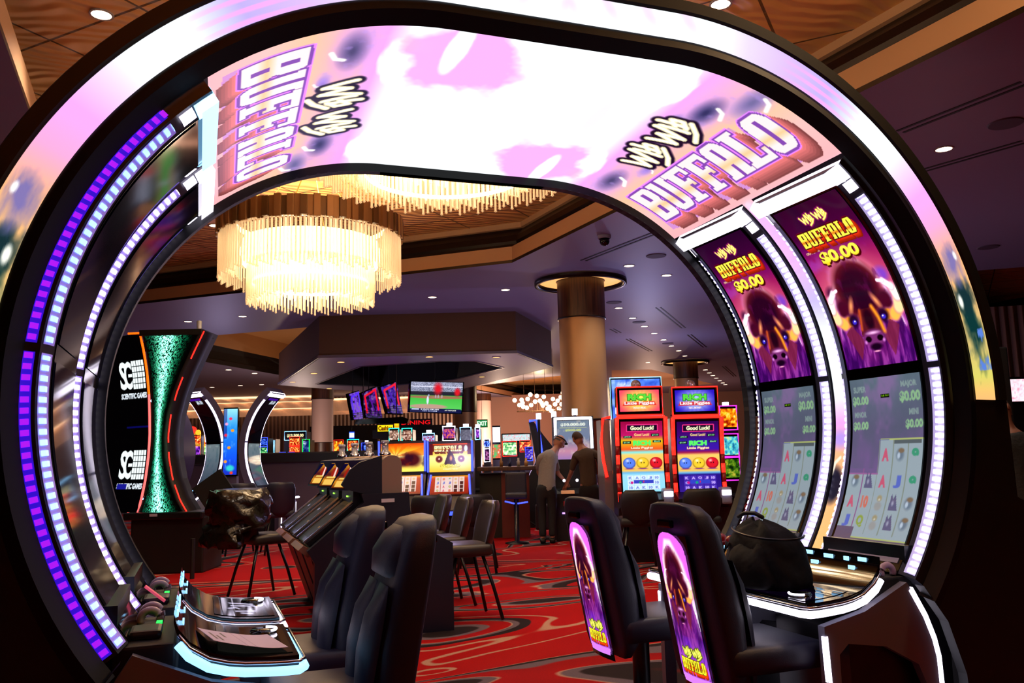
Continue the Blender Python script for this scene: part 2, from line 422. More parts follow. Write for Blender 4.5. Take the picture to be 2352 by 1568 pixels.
# tiers of bead curtain along the back wall; emission stands for light on them
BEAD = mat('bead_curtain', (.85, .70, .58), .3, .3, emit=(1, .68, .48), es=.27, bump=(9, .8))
COVE = mat('cove_glow', (1, .8, .6), .4, emit=(1, .78, .58), es=2.2)
for k, (x0, x1, y0, y1, D) in enumerate([(385, 720, 919, 929, 42.6), (385, 720, 929, 944, 42.9), (385, 1005, 945, 962, 43.2), (762, 1010, 918, 944, 42.6), (620, 1010, 893, 905, 42.4)]):
    A = atD(x0, y1, D); B = atD(x1, y1, D); h = (y1-y0)*D/FOC
    t = thing('bead_curtain', ['pale bead curtain tier lit from above on the far wall, uppermost left', 'middle pale bead curtain tier on the far left wall', 'lowest and longest pale bead curtain tier on the far wall', 'pale bead curtain right of the slim far column', 'dark bronze bead fringe under the far ceiling edge'][k], 'bead curtain', A, BACK)
    L = (B-A).length; s = MB()
    rows = [[(L*i/60, .12*sin(i*.9+z)*.3-.1*sin(pi*i/60), z*h/4) for i in range(61)] for z in range(5)]; s.grid(rows)
    s.build('curtain', BEAD if k < 4 else DKB, t, True)
    if k < 4:
        s = MB(); s.tube([(L*i/30, -.05-.1*sin(pi*i/30), h+.02) for i in range(31)], .05, 6); s.build('cove_light', COVE, t)
# half-height wall and rail beyond the machines
MAUV = mat('mauve_laminate', (.33, .26, .30), .45)
RAILM = mat('dark_rail', (.12, .09, .10), .35)
t = thing('half_wall', 'low mauve partition wall with dark rail behind the white curved machines', 'partition', atD(360, 1200, 19), BACK+.04)
L = 4.9; s = MB(); s.box((L/2, .1, .62), (L, .2, 1.24)); s.build('panel', MAUV, t); s = MB(); s.box((L/2, .1, 1.36), (L+.2, .4, .24), bev=.03); s.build('rail', RAILM, t)

# columns
CW = wood('column_dark_wood', (.20, .10, .06), (.33, .19, .11), 3); CR = wood('column_red_wood', (.40, .14, .07), (.52, .22, .12), 3)
BRZ = mat('brushed_bronze', (.74, .57, .40), .42, .35)
def column(x, y, r, zb, zt, label, shades, ring=True):
    t = thing('round_column', label, 'column', (x, y, 0))
    s = MB(); s.lathe([(r, 0), (r, zb)], seg=40); s.build('wood_base', shades[0], t, True)
    s = MB(); s.lathe([(r-.015, zb-.02), (r-.015, zt)], seg=40); s.build('shaft', shades[1], t, True)
    s = MB(); s.lathe([(r, zt), (r, 4.64)], seg=40); s.build('wood_collar', shades[2], t, True)
    for z in (zb, zt): s = MB(); s.lathe([(r-.01, z-.012), (r+.012, z-.012), (r+.012, z+.012), (r-.01, z+.012)], seg=40); s.build('trim_ring', DKB, t, True)
    if ring:
        s = MB(); s.lathe([(r+.42, 4.64), (r+.42, 4.56), (r+.36, 4.56), (r+.34, 4.6), (r+.33, 4.64)], seg=48); s.build('ceiling_ring', DKB, t, True)
        s = MB(); s.lathe([(r+.33, 4.635), (r+.02, 4.635)], seg=48); s.build('cove_light', mat('ring_glow', (1, .8, .5), .5, emit=(1, .72, .4), es=1.1), t)
# holes round the column rings read dark; ring discs hang just below the ceiling plane
def ringed(x, y, r): 
    s = MB(); s.lathe([(r+.36, 4.645), (r, 4.645)], seg=48); o = s.build('ceiling_ring_recess', mat('ring_glow'), None); tag(o, kind='structure')
column(6.62, 14.3, .44, atD(1345, 965, 15.7).z, atD(1345, 729, 15.7).z, 'large round bronze column with dark wood collar right of the chandelier', (CR, BRZ, CW)); ringed(6.62, 14.3, .44)
column(16.4, 26.7, .44, 1.0, atD(1590, 868, 30.7).z, 'smaller round column with dark wood collar above the slot machines', (CR, BRZ, CW)); ringed(16.4, 26.7, .44)
p = atD(740, 1100, 33); column(p.x, p.y, .43, atD(740, 1016, 33).z, atD(740, 915, 33).z, 'slim distant pale column left of the hanging screens', (CW, mat('pale_mauve_metal', (.80, .68, .64), .5), CW), False)
p = atD(1071, 1100, 32); column(p.x, p.y, .45, 1.0, atD(1071, 945, 32).z, 'distant column behind the baseball television', (CW, BRZ, CW), False)
p = atD(1112, 1100, 44); column(p.x, p.y, .45, 1.0, 4.3, 'narrow far column with bead wrap right of the television', (CW, mat('pale_mauve_metal'), CW), False)

def inside(poly, p):
    r_ = False
    for i in range(len(poly)):
        (x0, y0), (x1, y1) = poly[i-1], poly[i]
        if (y0 > p.y) != (y1 > p.y) and p.x < (x1-x0)*(p.y-y0)/(y1-y0)+x0: r_ = not r_
    return r_
# recessed lights
DISC = mat('downlight_glow', (1, 1, 1), .5, emit=(1, .86, .70), es=9)
AMB = mat('amber_downlight_glow', (1, .8, .5), .5, emit=(1, .68, .36), es=4)
dl0 = None
def downlight(x, y, z, r=.085, m=None, spot=0, label='round recessed ceiling downlight, switched on', grp='recessed ceiling downlights'):
    global dl0
    t = thing('downlight', label, 'ceiling light', (x, y, z), 0, grp)
    s = MB(); s.lathe([(0.001, -.004), (r, -.004)], seg=16); s.build('lens', m or DISC, t)
    s = MB(); s.lathe([(r, -.008), (r+.018, -.008), (r+.018, .01)], seg=16); s.build('trim_ring', mat('downlight_trim', (.6, .56, .56), .5), t)
    if spot:
        l = lamp('downlight_beam', 'SPOT', (x, y, z-.03), spot, (1, .84, .68), size=.08, spot=120, blend=.8); l.rotation_euler = (0, 0, 0)
CE = [(1445, 610), (1531, 632), (1161, 665), (993, 682), (557, 726), (432, 738), (2168, 342), (1488, 832),
      (1421, 707), (1453, 730), (1480, 749), (1503, 765), (1524, 780), (1542, 794), (1559, 805), (1573, 817)]
for i, (x, y) in enumerate(CE):
    p = atZ(x, y, ZC); downlight(p.x, p.y, ZC, spot=200 if i in (0, 2, 3, 4, 5, 6, 8, 10, 12) else 0)
for x, y in [(1620, 849), (1629, 856), (1637, 862), (1645, 868), (1653, 874), (1660, 879), (1666, 883), (455, 840), (525, 849), (585, 857), (423, 892), (487, 889), (552, 885), (601, 883)]:
    p = atZ(x, y, ZC); downlight(p.x, p.y, ZC, r=.1)
for x, y in [(721, 857), (783, 831), (986, 819), (1140, 820), (672, 877), (1107, 865), (756, 892)]:
    p = atZ(x, y, 3.7); downlight(p.x, p.y, 3.7, m=AMB, label='amber recessed light under the octagonal soffit', grp='amber lights under the soffit')
for x, y in [(882, 854), (895, 850), (907, 847), (920, 843), (933, 840), (945, 837), (957, 834)]:
    p = atZ(x, y, 4.6)
    if inside(HOL, p): downlight(p.x, p.y, 4.595, r=.05, m=AMB, label='tiny amber light in the black soffit opening', grp='tiny lights in the soffit opening')
for x, y in [(233, 32), (1655, 8), (493, 517)]:
    p = atZ(x, y, 5.40); downlight(p.x, p.y, 5.395, spot=260, label='recessed downlight in the embossed gold ceiling', grp='downlights in the gold ceiling')
# slot diffusers, speakers, camera dome
SLOT = mat('slot_black', (.02, .02, .025), .6)
for x0, y0, x1, y1 in [(1340, 598, 1502, 536), (1512, 706, 1570, 753), (1583, 768, 1619, 797), (1442, 778, 1494, 806), (1662, 841, 1688, 864), (2068, 302, 2352, 190), (2090, 400, 2352, 325), (1405, 755, 1422, 764)]:
    A = atZ(x0, y0, ZC); B = atZ(x1, y1, ZC); d = (B-A); a = math.atan2(d.y, d.x)
    t = thing('slot_vent', 'twin black slot air diffuser in the mauve ceiling', 'air vent', A, a, 'slot air diffusers')
    for o in (-.05, .05): s = MB(); s.box((d.length/2, o, -.003), (d.length, .035, .006)); s.build('slot', SLOT, t)
SPK = mat('speaker_grille', (.30, .26, .32), .7)
for x, y in [(1507, 587), (2310, 283), (2270, 567), (1410, 694), (1468, 739), (1534, 788)]:
    p = atZ(x, y, ZC); s = MB(); s.lathe([(.001, -.012), (.16, -.012), (.17, 0)], seg=24); o = s.build('ceiling_speaker', SPK); o.location = p
    tag(o, 'round flush grey ceiling speaker', 'speaker', 'ceiling speakers')
p = atZ(1388, 541, ZC); t = thing('camera_dome', 'small black security camera dome on the ceiling', 'security camera', p)
s = MB(); s.lathe([(.1, 0), (.1, -.04), (.085, -.05)], seg=20); s.build('collar', CEIL, t, True); s = MB(); s.ball((0, 0, -.085), .075); s.build('dome', GLOSS, t, True)
#@@2
# ============================================================ THE LIT TUNNEL
TX, TZ, TA, YF, YB = 1.381, 1.679, .484, 3.0, 4.485
def prof(Rr, t, s=1):
    """point of the arch profile at radius Rr; t = length from the top centre (measured at 1.4 m)"""
    t = np.asarray(t, float); flat = t < TA; ph = np.where(flat, 0, (t-TA)/1.4)
    return TX+s*(np.where(flat, t, TA)+Rr*np.sin(ph)), TZ+Rr*np.cos(ph)
def T(phi): return TA+R(phi)*1.4
tun = thing('slot_machine_tunnel', 'huge black archway tunnel lined with bright pink and white LED screens', 'archway', (TX, 3.75, 0))
def loc(o): o.matrix_parent_inverse = Matrix.Translation(-Vector(tun.location)); return o
def ring_rows(pr, ts, s=None):
    rows = []
    for Rr, y in pr:
        L = [(float(prof(Rr, t, -1)[0]), y, float(prof(Rr, t, -1)[1])) for t in ts[::-1]]+[(float(prof(Rr, t, 1)[0]), y, float(prof(Rr, t, 1)[1])) for t in ts[1:]]
        rows.append(L)
    return rows
ts = [0, TA*.5]+[T(k) for k in np.linspace(0, 128, 50)]
tsF = [0, TA*.5]+[T(k) for k in np.linspace(0, 91, 38)]
s = MB(); s.grid(ring_rows([(1.5162, YF), (1.475, YF-.01), (1.4355, 3.050)], ts)); loc(s.build('inner_bezel', mat('tunnel_black', (.04, .038, .05), .5, spec=.25), tun, 'auto'))
s = MB(); s.grid(ring_rows([(1.6377, YF), (1.65, YF-.012), (1.70, YF-.012), (1.7106, YF+.01), (1.7106, YF+.1), (1.69, YB+.1), (1.37, YB+.1), (1.325, YB+.05), (1.325, YB-.004), (1.37, YB)], tsF)); loc(s.build('outer_shell', BLK, tun, 'auto'))
# rim on the far side running down the arc
s = MB(); s.grid(ring_rows([(1.375, YB+.06), (1.325, YB+.05), (1.325, YB-.004), (1.372, YB)], ts)); loc(s.build('far_rim', mat('rim_black', (.025, .022, .022), .5, spec=.25), tun, 'auto'))
# side walls below the strip: front cheek panels down to the floor
def cheek(sg):
    X = lambda d: TX+sg*d
    pts = [(X(TA+1.7106), TZ-.03), (X(TA+1.72), 1.2), (X(TA+2.35), .9), (X(TA+2.45), .0), (X(1.83), 0), (X(1.80), .45), (X(1.72), .68), (X(1.60), .84)]
    for k in np.linspace(128, 91, 12):
        x, z = prof(1.5162, T(k), sg); pts.append((float(x), float(z)))
    x, z = prof(1.5162, T(91), sg); pts.append((float(x), TZ-.03))
    a = MB(); a.prism(pts, YF, YF+.05); loc(a.build('side_cheek', BLK, tun))
    pts = [(X(TA+1.7106), TZ-.03), (X(TA+1.72), 1.2), (X(TA+2.35), .9), (X(TA+2.45), .0), (X(2.1), 0), (X(2.1), 1.2), (X(TA+1.6), TZ-.03)]
    a = MB(); a.prism(pts, YF+.05, YB+.1); loc(a.build('side_plinth', BLK, tun))
cheek(1); cheek(-1)

NS = 1.15
def herd(c, bx, by, sc, col, hl=(1, 1, .97), light=(.75, .6, .95)):
    """a far bison back with a white horn"""
    c.ell(bx, by, .055*sc, .024*sc, light, .9, a=.9); c.ell(bx+.004, by, .04*sc, .017*sc, col, .9)
    n = fbm(c.x*90, c.y*90, 4); c.mix(np.clip((n-.5)*5, 0, 1)*(np.hypot((c.x-bx)/.05, (c.y-by)/.018) < sc)*.35, light)
    c.line([(bx+.018*sc, by-.006*sc), (bx+.014*sc, by-.014*sc), (bx+.002*sc, by-.019*sc)], .0035*sc, hl)
def bison_face(c, cx, cy, w, h, dim=1.):
    """front view of a bison's head: dark mane, pale horns, purple beard"""
    D = lambda q: np.array(q)*dim
    E = lambda x, y, rx, ry, col, so=.4, rot=0, a=1: c.ell(cx+x*w, cy+y*h, rx*w, ry*h, D(col), so, rot, a)
    for sx in (-1, 1): c.poly([(cx, cy+.05*h), (cx+sx*.42*w, cy+.05*h), (cx+sx*.62*w, cy-.62*h), (cx, cy-.62*h)], D((.34, .08, .46)), .8)
    E(0, -.12, .50, .58, (.38, .09, .40), .3)
    n = fbm(c.x*44, c.y*9, 2); md = (np.abs(c.x-cx) < .6*w) & (c.y < cy+.1*h)
    c.mix(np.clip((n-.5)*7, 0, 1)*md*.55, D((.72, .30, .70))); c.mix(np.clip((.45-n)*7, 0, 1)*md*.5, D((.12, .02, .22)))
    E(0, .30, .44, .42, (1, .62, .70), .5); E(0, .27, .40, .40, (.40, .10, .14), .25); E(.0, .26, .35, .35, (.17, .03, .13), .4)
    n = fbm(c.x*30, c.y*16, 7); c.mix(np.clip((n-.5)*6, 0, 1)*(np.hypot((c.x-cx)/(.4*w), (c.y-cy-.27*h)/(.4*h)) < 1)*.5, D((.36, .08, .30)))
    for sx in (-1, 1):
        E(sx*.33, .10, .13, .13, (.26, .05, .15), .5); E(sx*.37, -.02, .13, .10, (.24, .05, .13), .6)
        P = [(.30, -.07), (.40, -.085), (.485, -.02), (.515, .10), (.485, .21), (.40, .29), (.33, .31)]
        for k in range(len(P)-1):
            q = [(cx+sx*P[k][0]*w, cy+P[k][1]*h), (cx+sx*P[k+1][0]*w, cy+P[k+1][1]*h)]; wd = (.070, .078, .074, .060, .042, .022)[k]*w
            c.line(q, wd*1.25, D((.85, .42, .62)), .6); c.line(q, wd, D([(.95, .58, .10), (1, .72, .30), (1, .86, .62), (1, .95, .90), (.98, .97, 1), (1, .95, 1)][k]), .35)
        E(sx*.20, .10, .05, .15, (.98, .60, .38), .9, sx*.5); E(sx*.10, .02, .03, .10, (.70, .28, .22), .9, sx*.7)
        E(sx*.235, -.07, .10, .10, (.10, .02, .16), .5); E(sx*.23, -.085, .045, .035, (.22, .18, .80), .5); E(sx*.222, -.075, .014, .012, (1, .95, 1), .5)
        c.poly([(cx+sx*.30*w, cy-.12*h), (cx+sx*.42*w, cy-.2*h), (cx+sx*.26*w, cy-.52*h), (cx+sx*.16*w, cy-.3*h)], D((.46, .14, .22)), .75)
    E(0, .12, .13, .2, (.13, .02, .13), .5)
    c.poly([(cx-.12*w, cy+.04*h), (cx+.12*w, cy+.04*h), (cx+.18*w, cy-.26*h), (cx-.18*w, cy-.26*h)], D((.34, .10, .12)), .9)
    c.line([(cx+.10*w, cy+.05*h), (cx+.15*w, cy-.08*h), (cx+.18*w, cy-.24*h)], .04*w, D((.98, .58, .15)), .9); c.line([(cx-.10*w, cy+.03*h), (cx-.15*w, cy-.18*h)], .03*w, D((.75, .30, .15)), .9)
    E(0, -.08, .09, .16, (.10, .02, .10), .5); E(0, -.29, .20, .11, (.45, .18, .42), .3); E(0, -.235, .14, .025, (1, .75, .95), .9)
    for sx in (-1, 1): E(sx*.09, -.30, .055, .04, (.04, .0, .06), .35); E(sx*.14, -.33, .03, .03, (.85, .5, .85), .8)
    E(0, -.39, .12, .05, (.10, .02, .12), .5); E(0, -.44, .07, .012, (.95, .6, .75), .6)
def wild(c, x, y, w, h, ang, c1, c2, dark=(.05, .05, .16)):
    """the two brushed script words"""
    ca, sa = cos(ang), sin(ang); P = lambda a, b_: (x+a*w*ca-b_*h*sa, y+a*w*sa+b_*h*ca)
    for ox in (-.26, .26):
        for wd, col in ((.075, dark), (.034, c1), (.016, c2)):
            for st in ([(-.21, .30), (-.13, -.25)], [(-.13, -.25), (-.08, .22)], [(-.08, .22), (-.02, -.28)], [(-.02, -.28), (.03, .42)], [(.06, .35), (.10, -.22)], [(.13, .48), (.16, -.1)], [(.12, .1), (.20, .28), (.22, .05), (.14, -.12)], [(.02, -.5), (.13, -.36), (.24, -.1)]):
                c.line([P(ox+a, b_+ox*.12) for a, b_ in st], wd*w, col, .3)
def heavy(c, word, x, y, w, h, ang=0, e=0.):
    """condensed slab capitals as a mask; e grows them (fraction of the height)"""
    ca, sa = cos(ang), sin(ang); q = ((c.x-x)*ca+(c.y-y)*sa)/w+.5; v = (-(c.x-x)*sa+(c.y-y)*ca)/h+.5
    n = len(word); pitch = 1/n; asp = (w/n)/h; out = np.zeros(c.x.shape, bool); ex = e/asp; ey = e
    for i, L in enumerate(word):
        u = (q-i*pitch)/pitch/.94-.03
        def rc(a, b_, x1, y1): return (u > a-ex) & (u < x1+ex) & (v > b_-ey) & (v < y1+ey)
        def sl(a, b_, x1, y1): return (u > a+ex) & (u < x1-ex) & (v > b_+ey) & (v < y1-ey)
        def rnd_(a, b_, x1, y1, r):
            cx, cy = (a+x1)/2, (b_+y1)/2; dx = np.maximum(np.abs(u-cx)-((x1-a)/2-r/asp*.55), 0)*asp/(.55); dy = np.maximum(np.abs(v-cy)-((y1-b_)/2-r), 0)
            return np.hypot(dx, dy) < r+e*1.2
        if L == 'B': m = (rnd_(.0, .5, 1, 1, .18) | rnd_(0, 0, 1, .52, .18) | rc(0, 0, .5, 1)) & ~sl(.42, .13, .60, .42) & ~sl(.42, .60, .60, .87)
        elif L == 'U': m = (rnd_(.06, 0, .94, .6, .25) | rc(.0, .88, .42, 1) | rc(.58, .88, 1, 1) | rc(.06, .3, .94, .95)) & ~((u > .42+ex) & (u < .58-ex) & (v > .14+ey)) 
        elif L == 'F': m = rc(.1, 0, .48, 1) | rc(0, 0, .6, .10) | rc(0, .86, 1, 1) | rc(.82, .70, 1, 1) | rc(.3, .44, .78, .56) | rc(.66, .38, .78, .62)
        elif L == 'A': m = (rnd_(.06, .4, .94, 1, .25) | rc(.06, .05, .94, .8) | rc(-.02, 0, .44, .10) | rc(.56, 0, 1.02, .10)) & ~sl(.42, .48, .58, .86) & ~((u > .42+ex) & (u < .58-ex) & (v < .34-ey)) 
        elif L == 'L': m = rc(.1, 0, .48, 1) | rc(0, .90, .6, 1) | rc(0, 0, 1, .13) | rc(.82, 0, 1, .32)
        elif L == 'O': m = rnd_(.02, 0, .98, 1, .3) & ~sl(.42, .14, .58, .86)
        else: m = rnd_(.02, 0, .98, 1, .3)
        out |= m & (q > i*pitch-pitch*.1) & (q < (i+1)*pitch+pitch*.1)
    return out*1.
def logo(c, x, y, w, h, ang=0, face=(1, .93, .93), band=(1, .80, .58), edge=(.50, .28, .68), drop=(.66, .34, .34), arch=0):
    """BUFFALO in heavy lettering with a deep drop edge"""
    dx, dy = sin(ang), -cos(ang)
    for k in range(7):
        f = .36-.05*k; c.mix(heavy(c, 'BUFFALO', x+w*.05*(1-k/7), y-h*f, w, h, 0, .035), np.array(drop)*(.75+.12*k))
    c.mix(heavy(c, 'BUFFALO', x, y, w, h, 0, .075), np.minimum(1.1, np.array(edge)*1.9)); c.mix(heavy(c, 'BUFFALO', x, y, w, h, 0, .05), edge)
    mk = heavy(c, 'BUFFALO', x, y, w, h); c.mix(mk, face)
    q = ((c.x-x)*(-sin(ang))+(c.y-y)*cos(ang))/h
    c.mix(mk*np.clip(1-np.abs(q+.12)/.16, 0, 1), band)
    

tmax = T(123); HW = 1.435
c = Cv(250, 620, HW/tmax)
yy = lambda t: 1-t/tmax
PK, WH, PE, LV = (.97, .66, .98), (.985, 1.02, 1.04), (1.0, .78, .62), (.80, .70, 1.0)
c.vgrad(sorted([(yy(t), col) for t, col in [(0, WH), (.5, WH), (.62, WH), (.72, PK), (.9, (1, .72, .78)), (1.02, PE), (1.2, (.98, .76, .74)), (1.42, (.99, .70, .72)), (1.55, (.92, .72, .98)), (1.85, (.96, .72, 1)), (2.1, (.80, .74, 1)), (2.3, WH), (2.62, WH), (2.78, PK), (2.95, (1, .72, .52)), (3.4, (1, .74, .45))]]))
n = fbm(c.x*9, c.y*40, 1); n2_ = fbm(c.x*22+3, c.y*22, 3)
tt = (1-c.y)*tmax; vv = c.x/c.A
edge = .60+.25*(n-.5)+.12*np.sin(vv*9)
c.mix(np.clip((edge-tt)*30, 0, 1)*(tt < 1.0), WH)
c.mix(np.clip((.30-np.hypot((vv-.16)*1.2, (tt-.36)*1.1))*14+(n2_-.5)*4, 0, 1)*.9, PK)       # brushed pink patches
c.mix(np.clip((.16-np.hypot((vv-.10)*1.0, (tt-.42)*3.2))*30+(n2_-.5)*3, 0, 1), WH)
c.mix(np.clip((.10-np.hypot((vv-.60)*.5, (tt-.42)*1.6))*20, 0, 1)*.35, (.93, .8, 1))
c.mix(np.clip((n2_-.55)*6, 0, 1)*np.clip(1-abs(tt-.8)/.3, 0, 1)*.5, PE)
c.mix(np.clip((n-.5)*5, 0, 1)*(tt > 1.5)*(tt < 2.6)*.25, (.7, .6, 1))
for a, b_, s_, col in ((.93, .97, 1.2, (.45, .42, .62)), (.78, .86, 1.25, (.18, .20, .38)), (.66, .78, .7, (.50, .45, .75)), (.12, .84, 1.3, (.30, .28, .45)), (.30, .93, .6, (.62, .5, .85))):
    herd(c, a*c.A, yy(b_), s_, col)
wild(c, .50*c.A, yy(.845), .40*c.A, .26/tmax, 0, (1, .95, .75), (1, 1, 1))
glow = heavy(c, 'BUFFALO', .49*c.A, yy(1.19), .86*c.A, .29/tmax, 0, .13)
c.mix(glow*.6, (.72, .45, .9)); logo(c, .49*c.A, yy(1.155), .86*c.A, .275/tmax)
bx = (3.77-3.067)/HW; bx = (4.485-3.77)/HW
c.ell(bx*c.A, yy(2.87), .03, .02, (.75, .6, .95), .7); c.ell(bx*c.A-.005, yy(3.12), .022, .035, (.10, .09, .17), .4); c.line([(bx*c.A-.012, yy(3.06)), (bx*c.A-.008, yy(3.0)), (bx*c.A+.002, yy(2.97))], .0035, (1, .95, .85))
SM1 = screen_mat(1.12, .35, .3)
def tfn(sg):
    def f(u, v):
        t = tmax*(1-v); y = YB-u*HW if sg > 0 else YB-HW+u*HW
        Rr = 1.4355+(y-3.067)/(YB-3.067)*(1.372-1.4355); X, Z = prof(1, t); ph = np.where(t < TA, 0, (t-TA)/1.4)
        return TX+sg*(np.where(t < TA, t, TA)+Rr*np.sin(ph)), y, TZ+Rr*np.cos(ph)
    return f
def holes(sg):
    # the LED skin is cut away where the four machines stand in it
    def f(u, v):
        t = tmax*(1-v); y = YB-u*HW if sg > 0 else YB-HW+u*HW
        return ~((t > 1.435) & ((y < 3.722) | (y > 3.808)))
    return f
loc(c.obj(tfn(1), 'overhead_screen', SM1, tun, holes(1), label='right half of the inner LED ceiling with lettering')); loc(c.obj(tfn(-1), 'overhead_screen', SM1, tun, holes(-1), label='left half of the inner LED ceiling with lettering'))
# front strip, both halves
c = Cv(26, 520, .05)
ph = (1-c.y)*T(91); deg = np.where(ph < TA, 0, (ph-TA)/1.4*180/pi); thd = 90-deg
stops = [(-1, (1, .72, .45)), (3, (.85, .82, .40)), (8, (.85, .75, .45)), (24, (1, .72, .50)), (30, (.98, .66, .85)), (36, PK), (41, (.97, .85, 1)), (45, WH), (52, WH), (56, (.85, .85, 1)), (60, (.74, .68, 1)), (68, (.85, .72, 1)), (76, (.9, .84, 1)), (82, WH), (90, WH)]
c.c = np.stack([np.interp(thd, [a for a, _ in stops], [q[i] for _, q in stops]) for i in range(3)], -1)
xx = c.x/c.A
st = np.sin((xx*2.6+.012*(thd-60))*2*pi*1.1); env = np.clip(1-abs(thd-61)/9, 0, 1)
c.mix(np.clip(st*2, 0, 1)*env, (1, .66, .95)); st = np.sin(ph*34+xx*2); c.mix(np.clip(st, 0, 1)*(ph < .7)*np.clip(xx*1.5, 0, 1)*.55, (1, .75, .98))
n = fbm(xx*6, ph*14, 6)
for cy_, w_, col in ((12, 8.5, (.07, .22, .22)), (17, 4, (.10, .20, .22)), (23, 4.5, (.50, .45, .68))):
    c.mix(np.clip(1.5*(1-np.hypot((xx-.5)/.62, (thd-cy_)/w_))+(n-.5)*1.5, 0, 1), col)
c.mix(np.clip((n-.56)*9, 0, 1)*(thd > 4)*(thd < 11), (.35, .5, .85)); c.mix(np.clip(1-np.hypot((xx-.22)/.13, (thd-16.3)/1.6), 0, 1)*2, (1, 1, .95)); c.mix(np.clip(1-np.hypot((xx-.75)/.1, (thd-24)/1.), 0, 1)*2, (1, 1, 1))
SM2 = screen_mat(1.15, .4, .3)
for sg in (1, -1):
    def f(u, v, sg=sg):
        t = (1-v)*T(91); Rr = 1.5162+(1.6377-1.5162)*u
        p_ = np.where(t < TA, 0, (t-TA)/1.4); return TX+sg*(np.where(t < TA, t, TA)+Rr*np.sin(p_)), YF-.004, TZ+Rr*np.cos(p_)
    loc(c.obj(f, 'front_led_strip', SM2, tun, label='curved LED strip on the %s half of the front face' % ('right' if sg > 0 else 'left')))

c = Cv(8, 120, .05); c.vgrad([(0, (.9, .75, .8)), (.4, PK), (.6, WH), (.8, (.75, .7, 1)), (1, WH)])  # unseen far-face strip, added to throw violet light on the ceiling
for sg in (1, -1):
    def f(u, v, sg=sg):
        t = (1-v)*T(91); Rr = 1.44+.17*u; p_ = np.where(t < TA, 0, (t-TA)/1.4); return TX+sg*(np.where(t < TA, t, TA)+Rr*np.sin(p_)), YB+.105, TZ+Rr*np.cos(p_)
    loc(c.obj(f, 'rear_led_strip', SM2, tun, label='LED strip on the far face of the arch'))

# ============================================================ CURVED-SCREEN MACHINES
MR = 1.358
def arcp(Rr, th): return (Rr*cos(R(th))-1.365, TZ+Rr*sin(R(th)))
def art_upper():
    c = Cv(150, 270, .53/.94); c.vgrad([(0, (.16, .03, .25)), (.2, (.45, .12, .45)), (.45, (.80, .30, .45)), (.62, (.60, .12, .35)), (.72, (.42, .05, .36)), (.8, (.25, .03, .22)), (1, (.16, .03, .16))])
    A = c.A; n = fbm(c.x*8, c.y*8, 2); c.mix(np.clip((n-.5)*4, 0, 1)*(c.y < .7)*.5, (.62, .25, .75))
    c.mix(np.clip(1-np.hypot((c.x-A*.5)/.3, (c.y-.45)/.3), 0, 1)*.6, (.98, .60, .55))
    for dx, sy, col in ((.22, .40, (.50, .25, .75)), (-.21, .36, (.22, .06, .2))): c.ell(A*.5+dx, sy+.08, .07, .06, col, .6)
    c.line([(A*.5-.25, .18), (A*.5-.22, .42), (A*.5-.10, .55), (A*.5, .62), (A*.5+.10, .58), (A*.5+.2, .43), (A*.5+.26, .2)], .022, (1, .80, .97), .9)
    bison_face(c, A*.5, .30, .52, .50)
    for k in range(5): c.text('$0.00', A*.5+.0015*k, .645-.0015*k, .33, .088, (.25, .02, .05), 0, .05)
    mk = c.textm('$0.00', A*.5, .65, .32, .084, 0, .045); c.mix(mk, (1, .95, .30)); c.mix(mk*np.clip((.64-c.y)*30, 0, 1), (1, .75, .1))
    c.text('GRAND', A*.13, .705, .08, .013, (1, .9, .6)); c.text('BET MIN+', A*.22, .705, .08, .010, (1, .85, .6))
    logo(c, A*.5, .785, .46, .095, 0, (.98, .93, .30), (.85, .45, .12), (.22, .03, .07), (.62, .14, .06)); wild(c, A*.48, .90, .22, .075, 0, (.95, .85, .25), (1, 1, .6), (.45, .05, .35))
    return c
SYM = {'A': (.82, .30, .42), '9': (.20, .58, .42), 'J': (.32, .38, .78), '10': (.85, .40, .32), 'Q': (.55, .62, .22), 'K': (.30, .40, .80)}
def beast(c, x, y, w, h, kind):
    a = np.array
    if kind == 'wolf': c.poly([(x-.3*w, y-.4*h), (x-.25*w, y+.1*h), (x-.2*w, y+.5*h), (x-.05*w, y+.22*h), (x+.1*w, y+.5*h), (x+.22*w, y+.1*h), (x+.4*w, y-.4*h)], (.36, .34, .48), .9); c.ell(x-.03*w, y-.02*h, .13*w, .2*h, (.62, .62, .72), .7)
    elif kind == 'cat': c.ell(x+.02*w, y+.22*h, .24*w, .22*h, (.62, .58, .46), .4); c.ell(x, y-.22*h, .34*w, .3*h, (.60, .60, .60), .4); c.ell(x+.02*w, y+.15*h, .1*w, .08*h, (.8, .78, .72), .5)
    else: c.ell(x, y, .38*w, .42*h, (.42, .48, .55), .5); c.ell(x+.08*w, y+.22*h, .28*w, .16*h, (.50, .42, .34), .4); c.ell(x-.1*w, y-.05*h, .14*w, .22*h, (.72, .78, .85), .5)
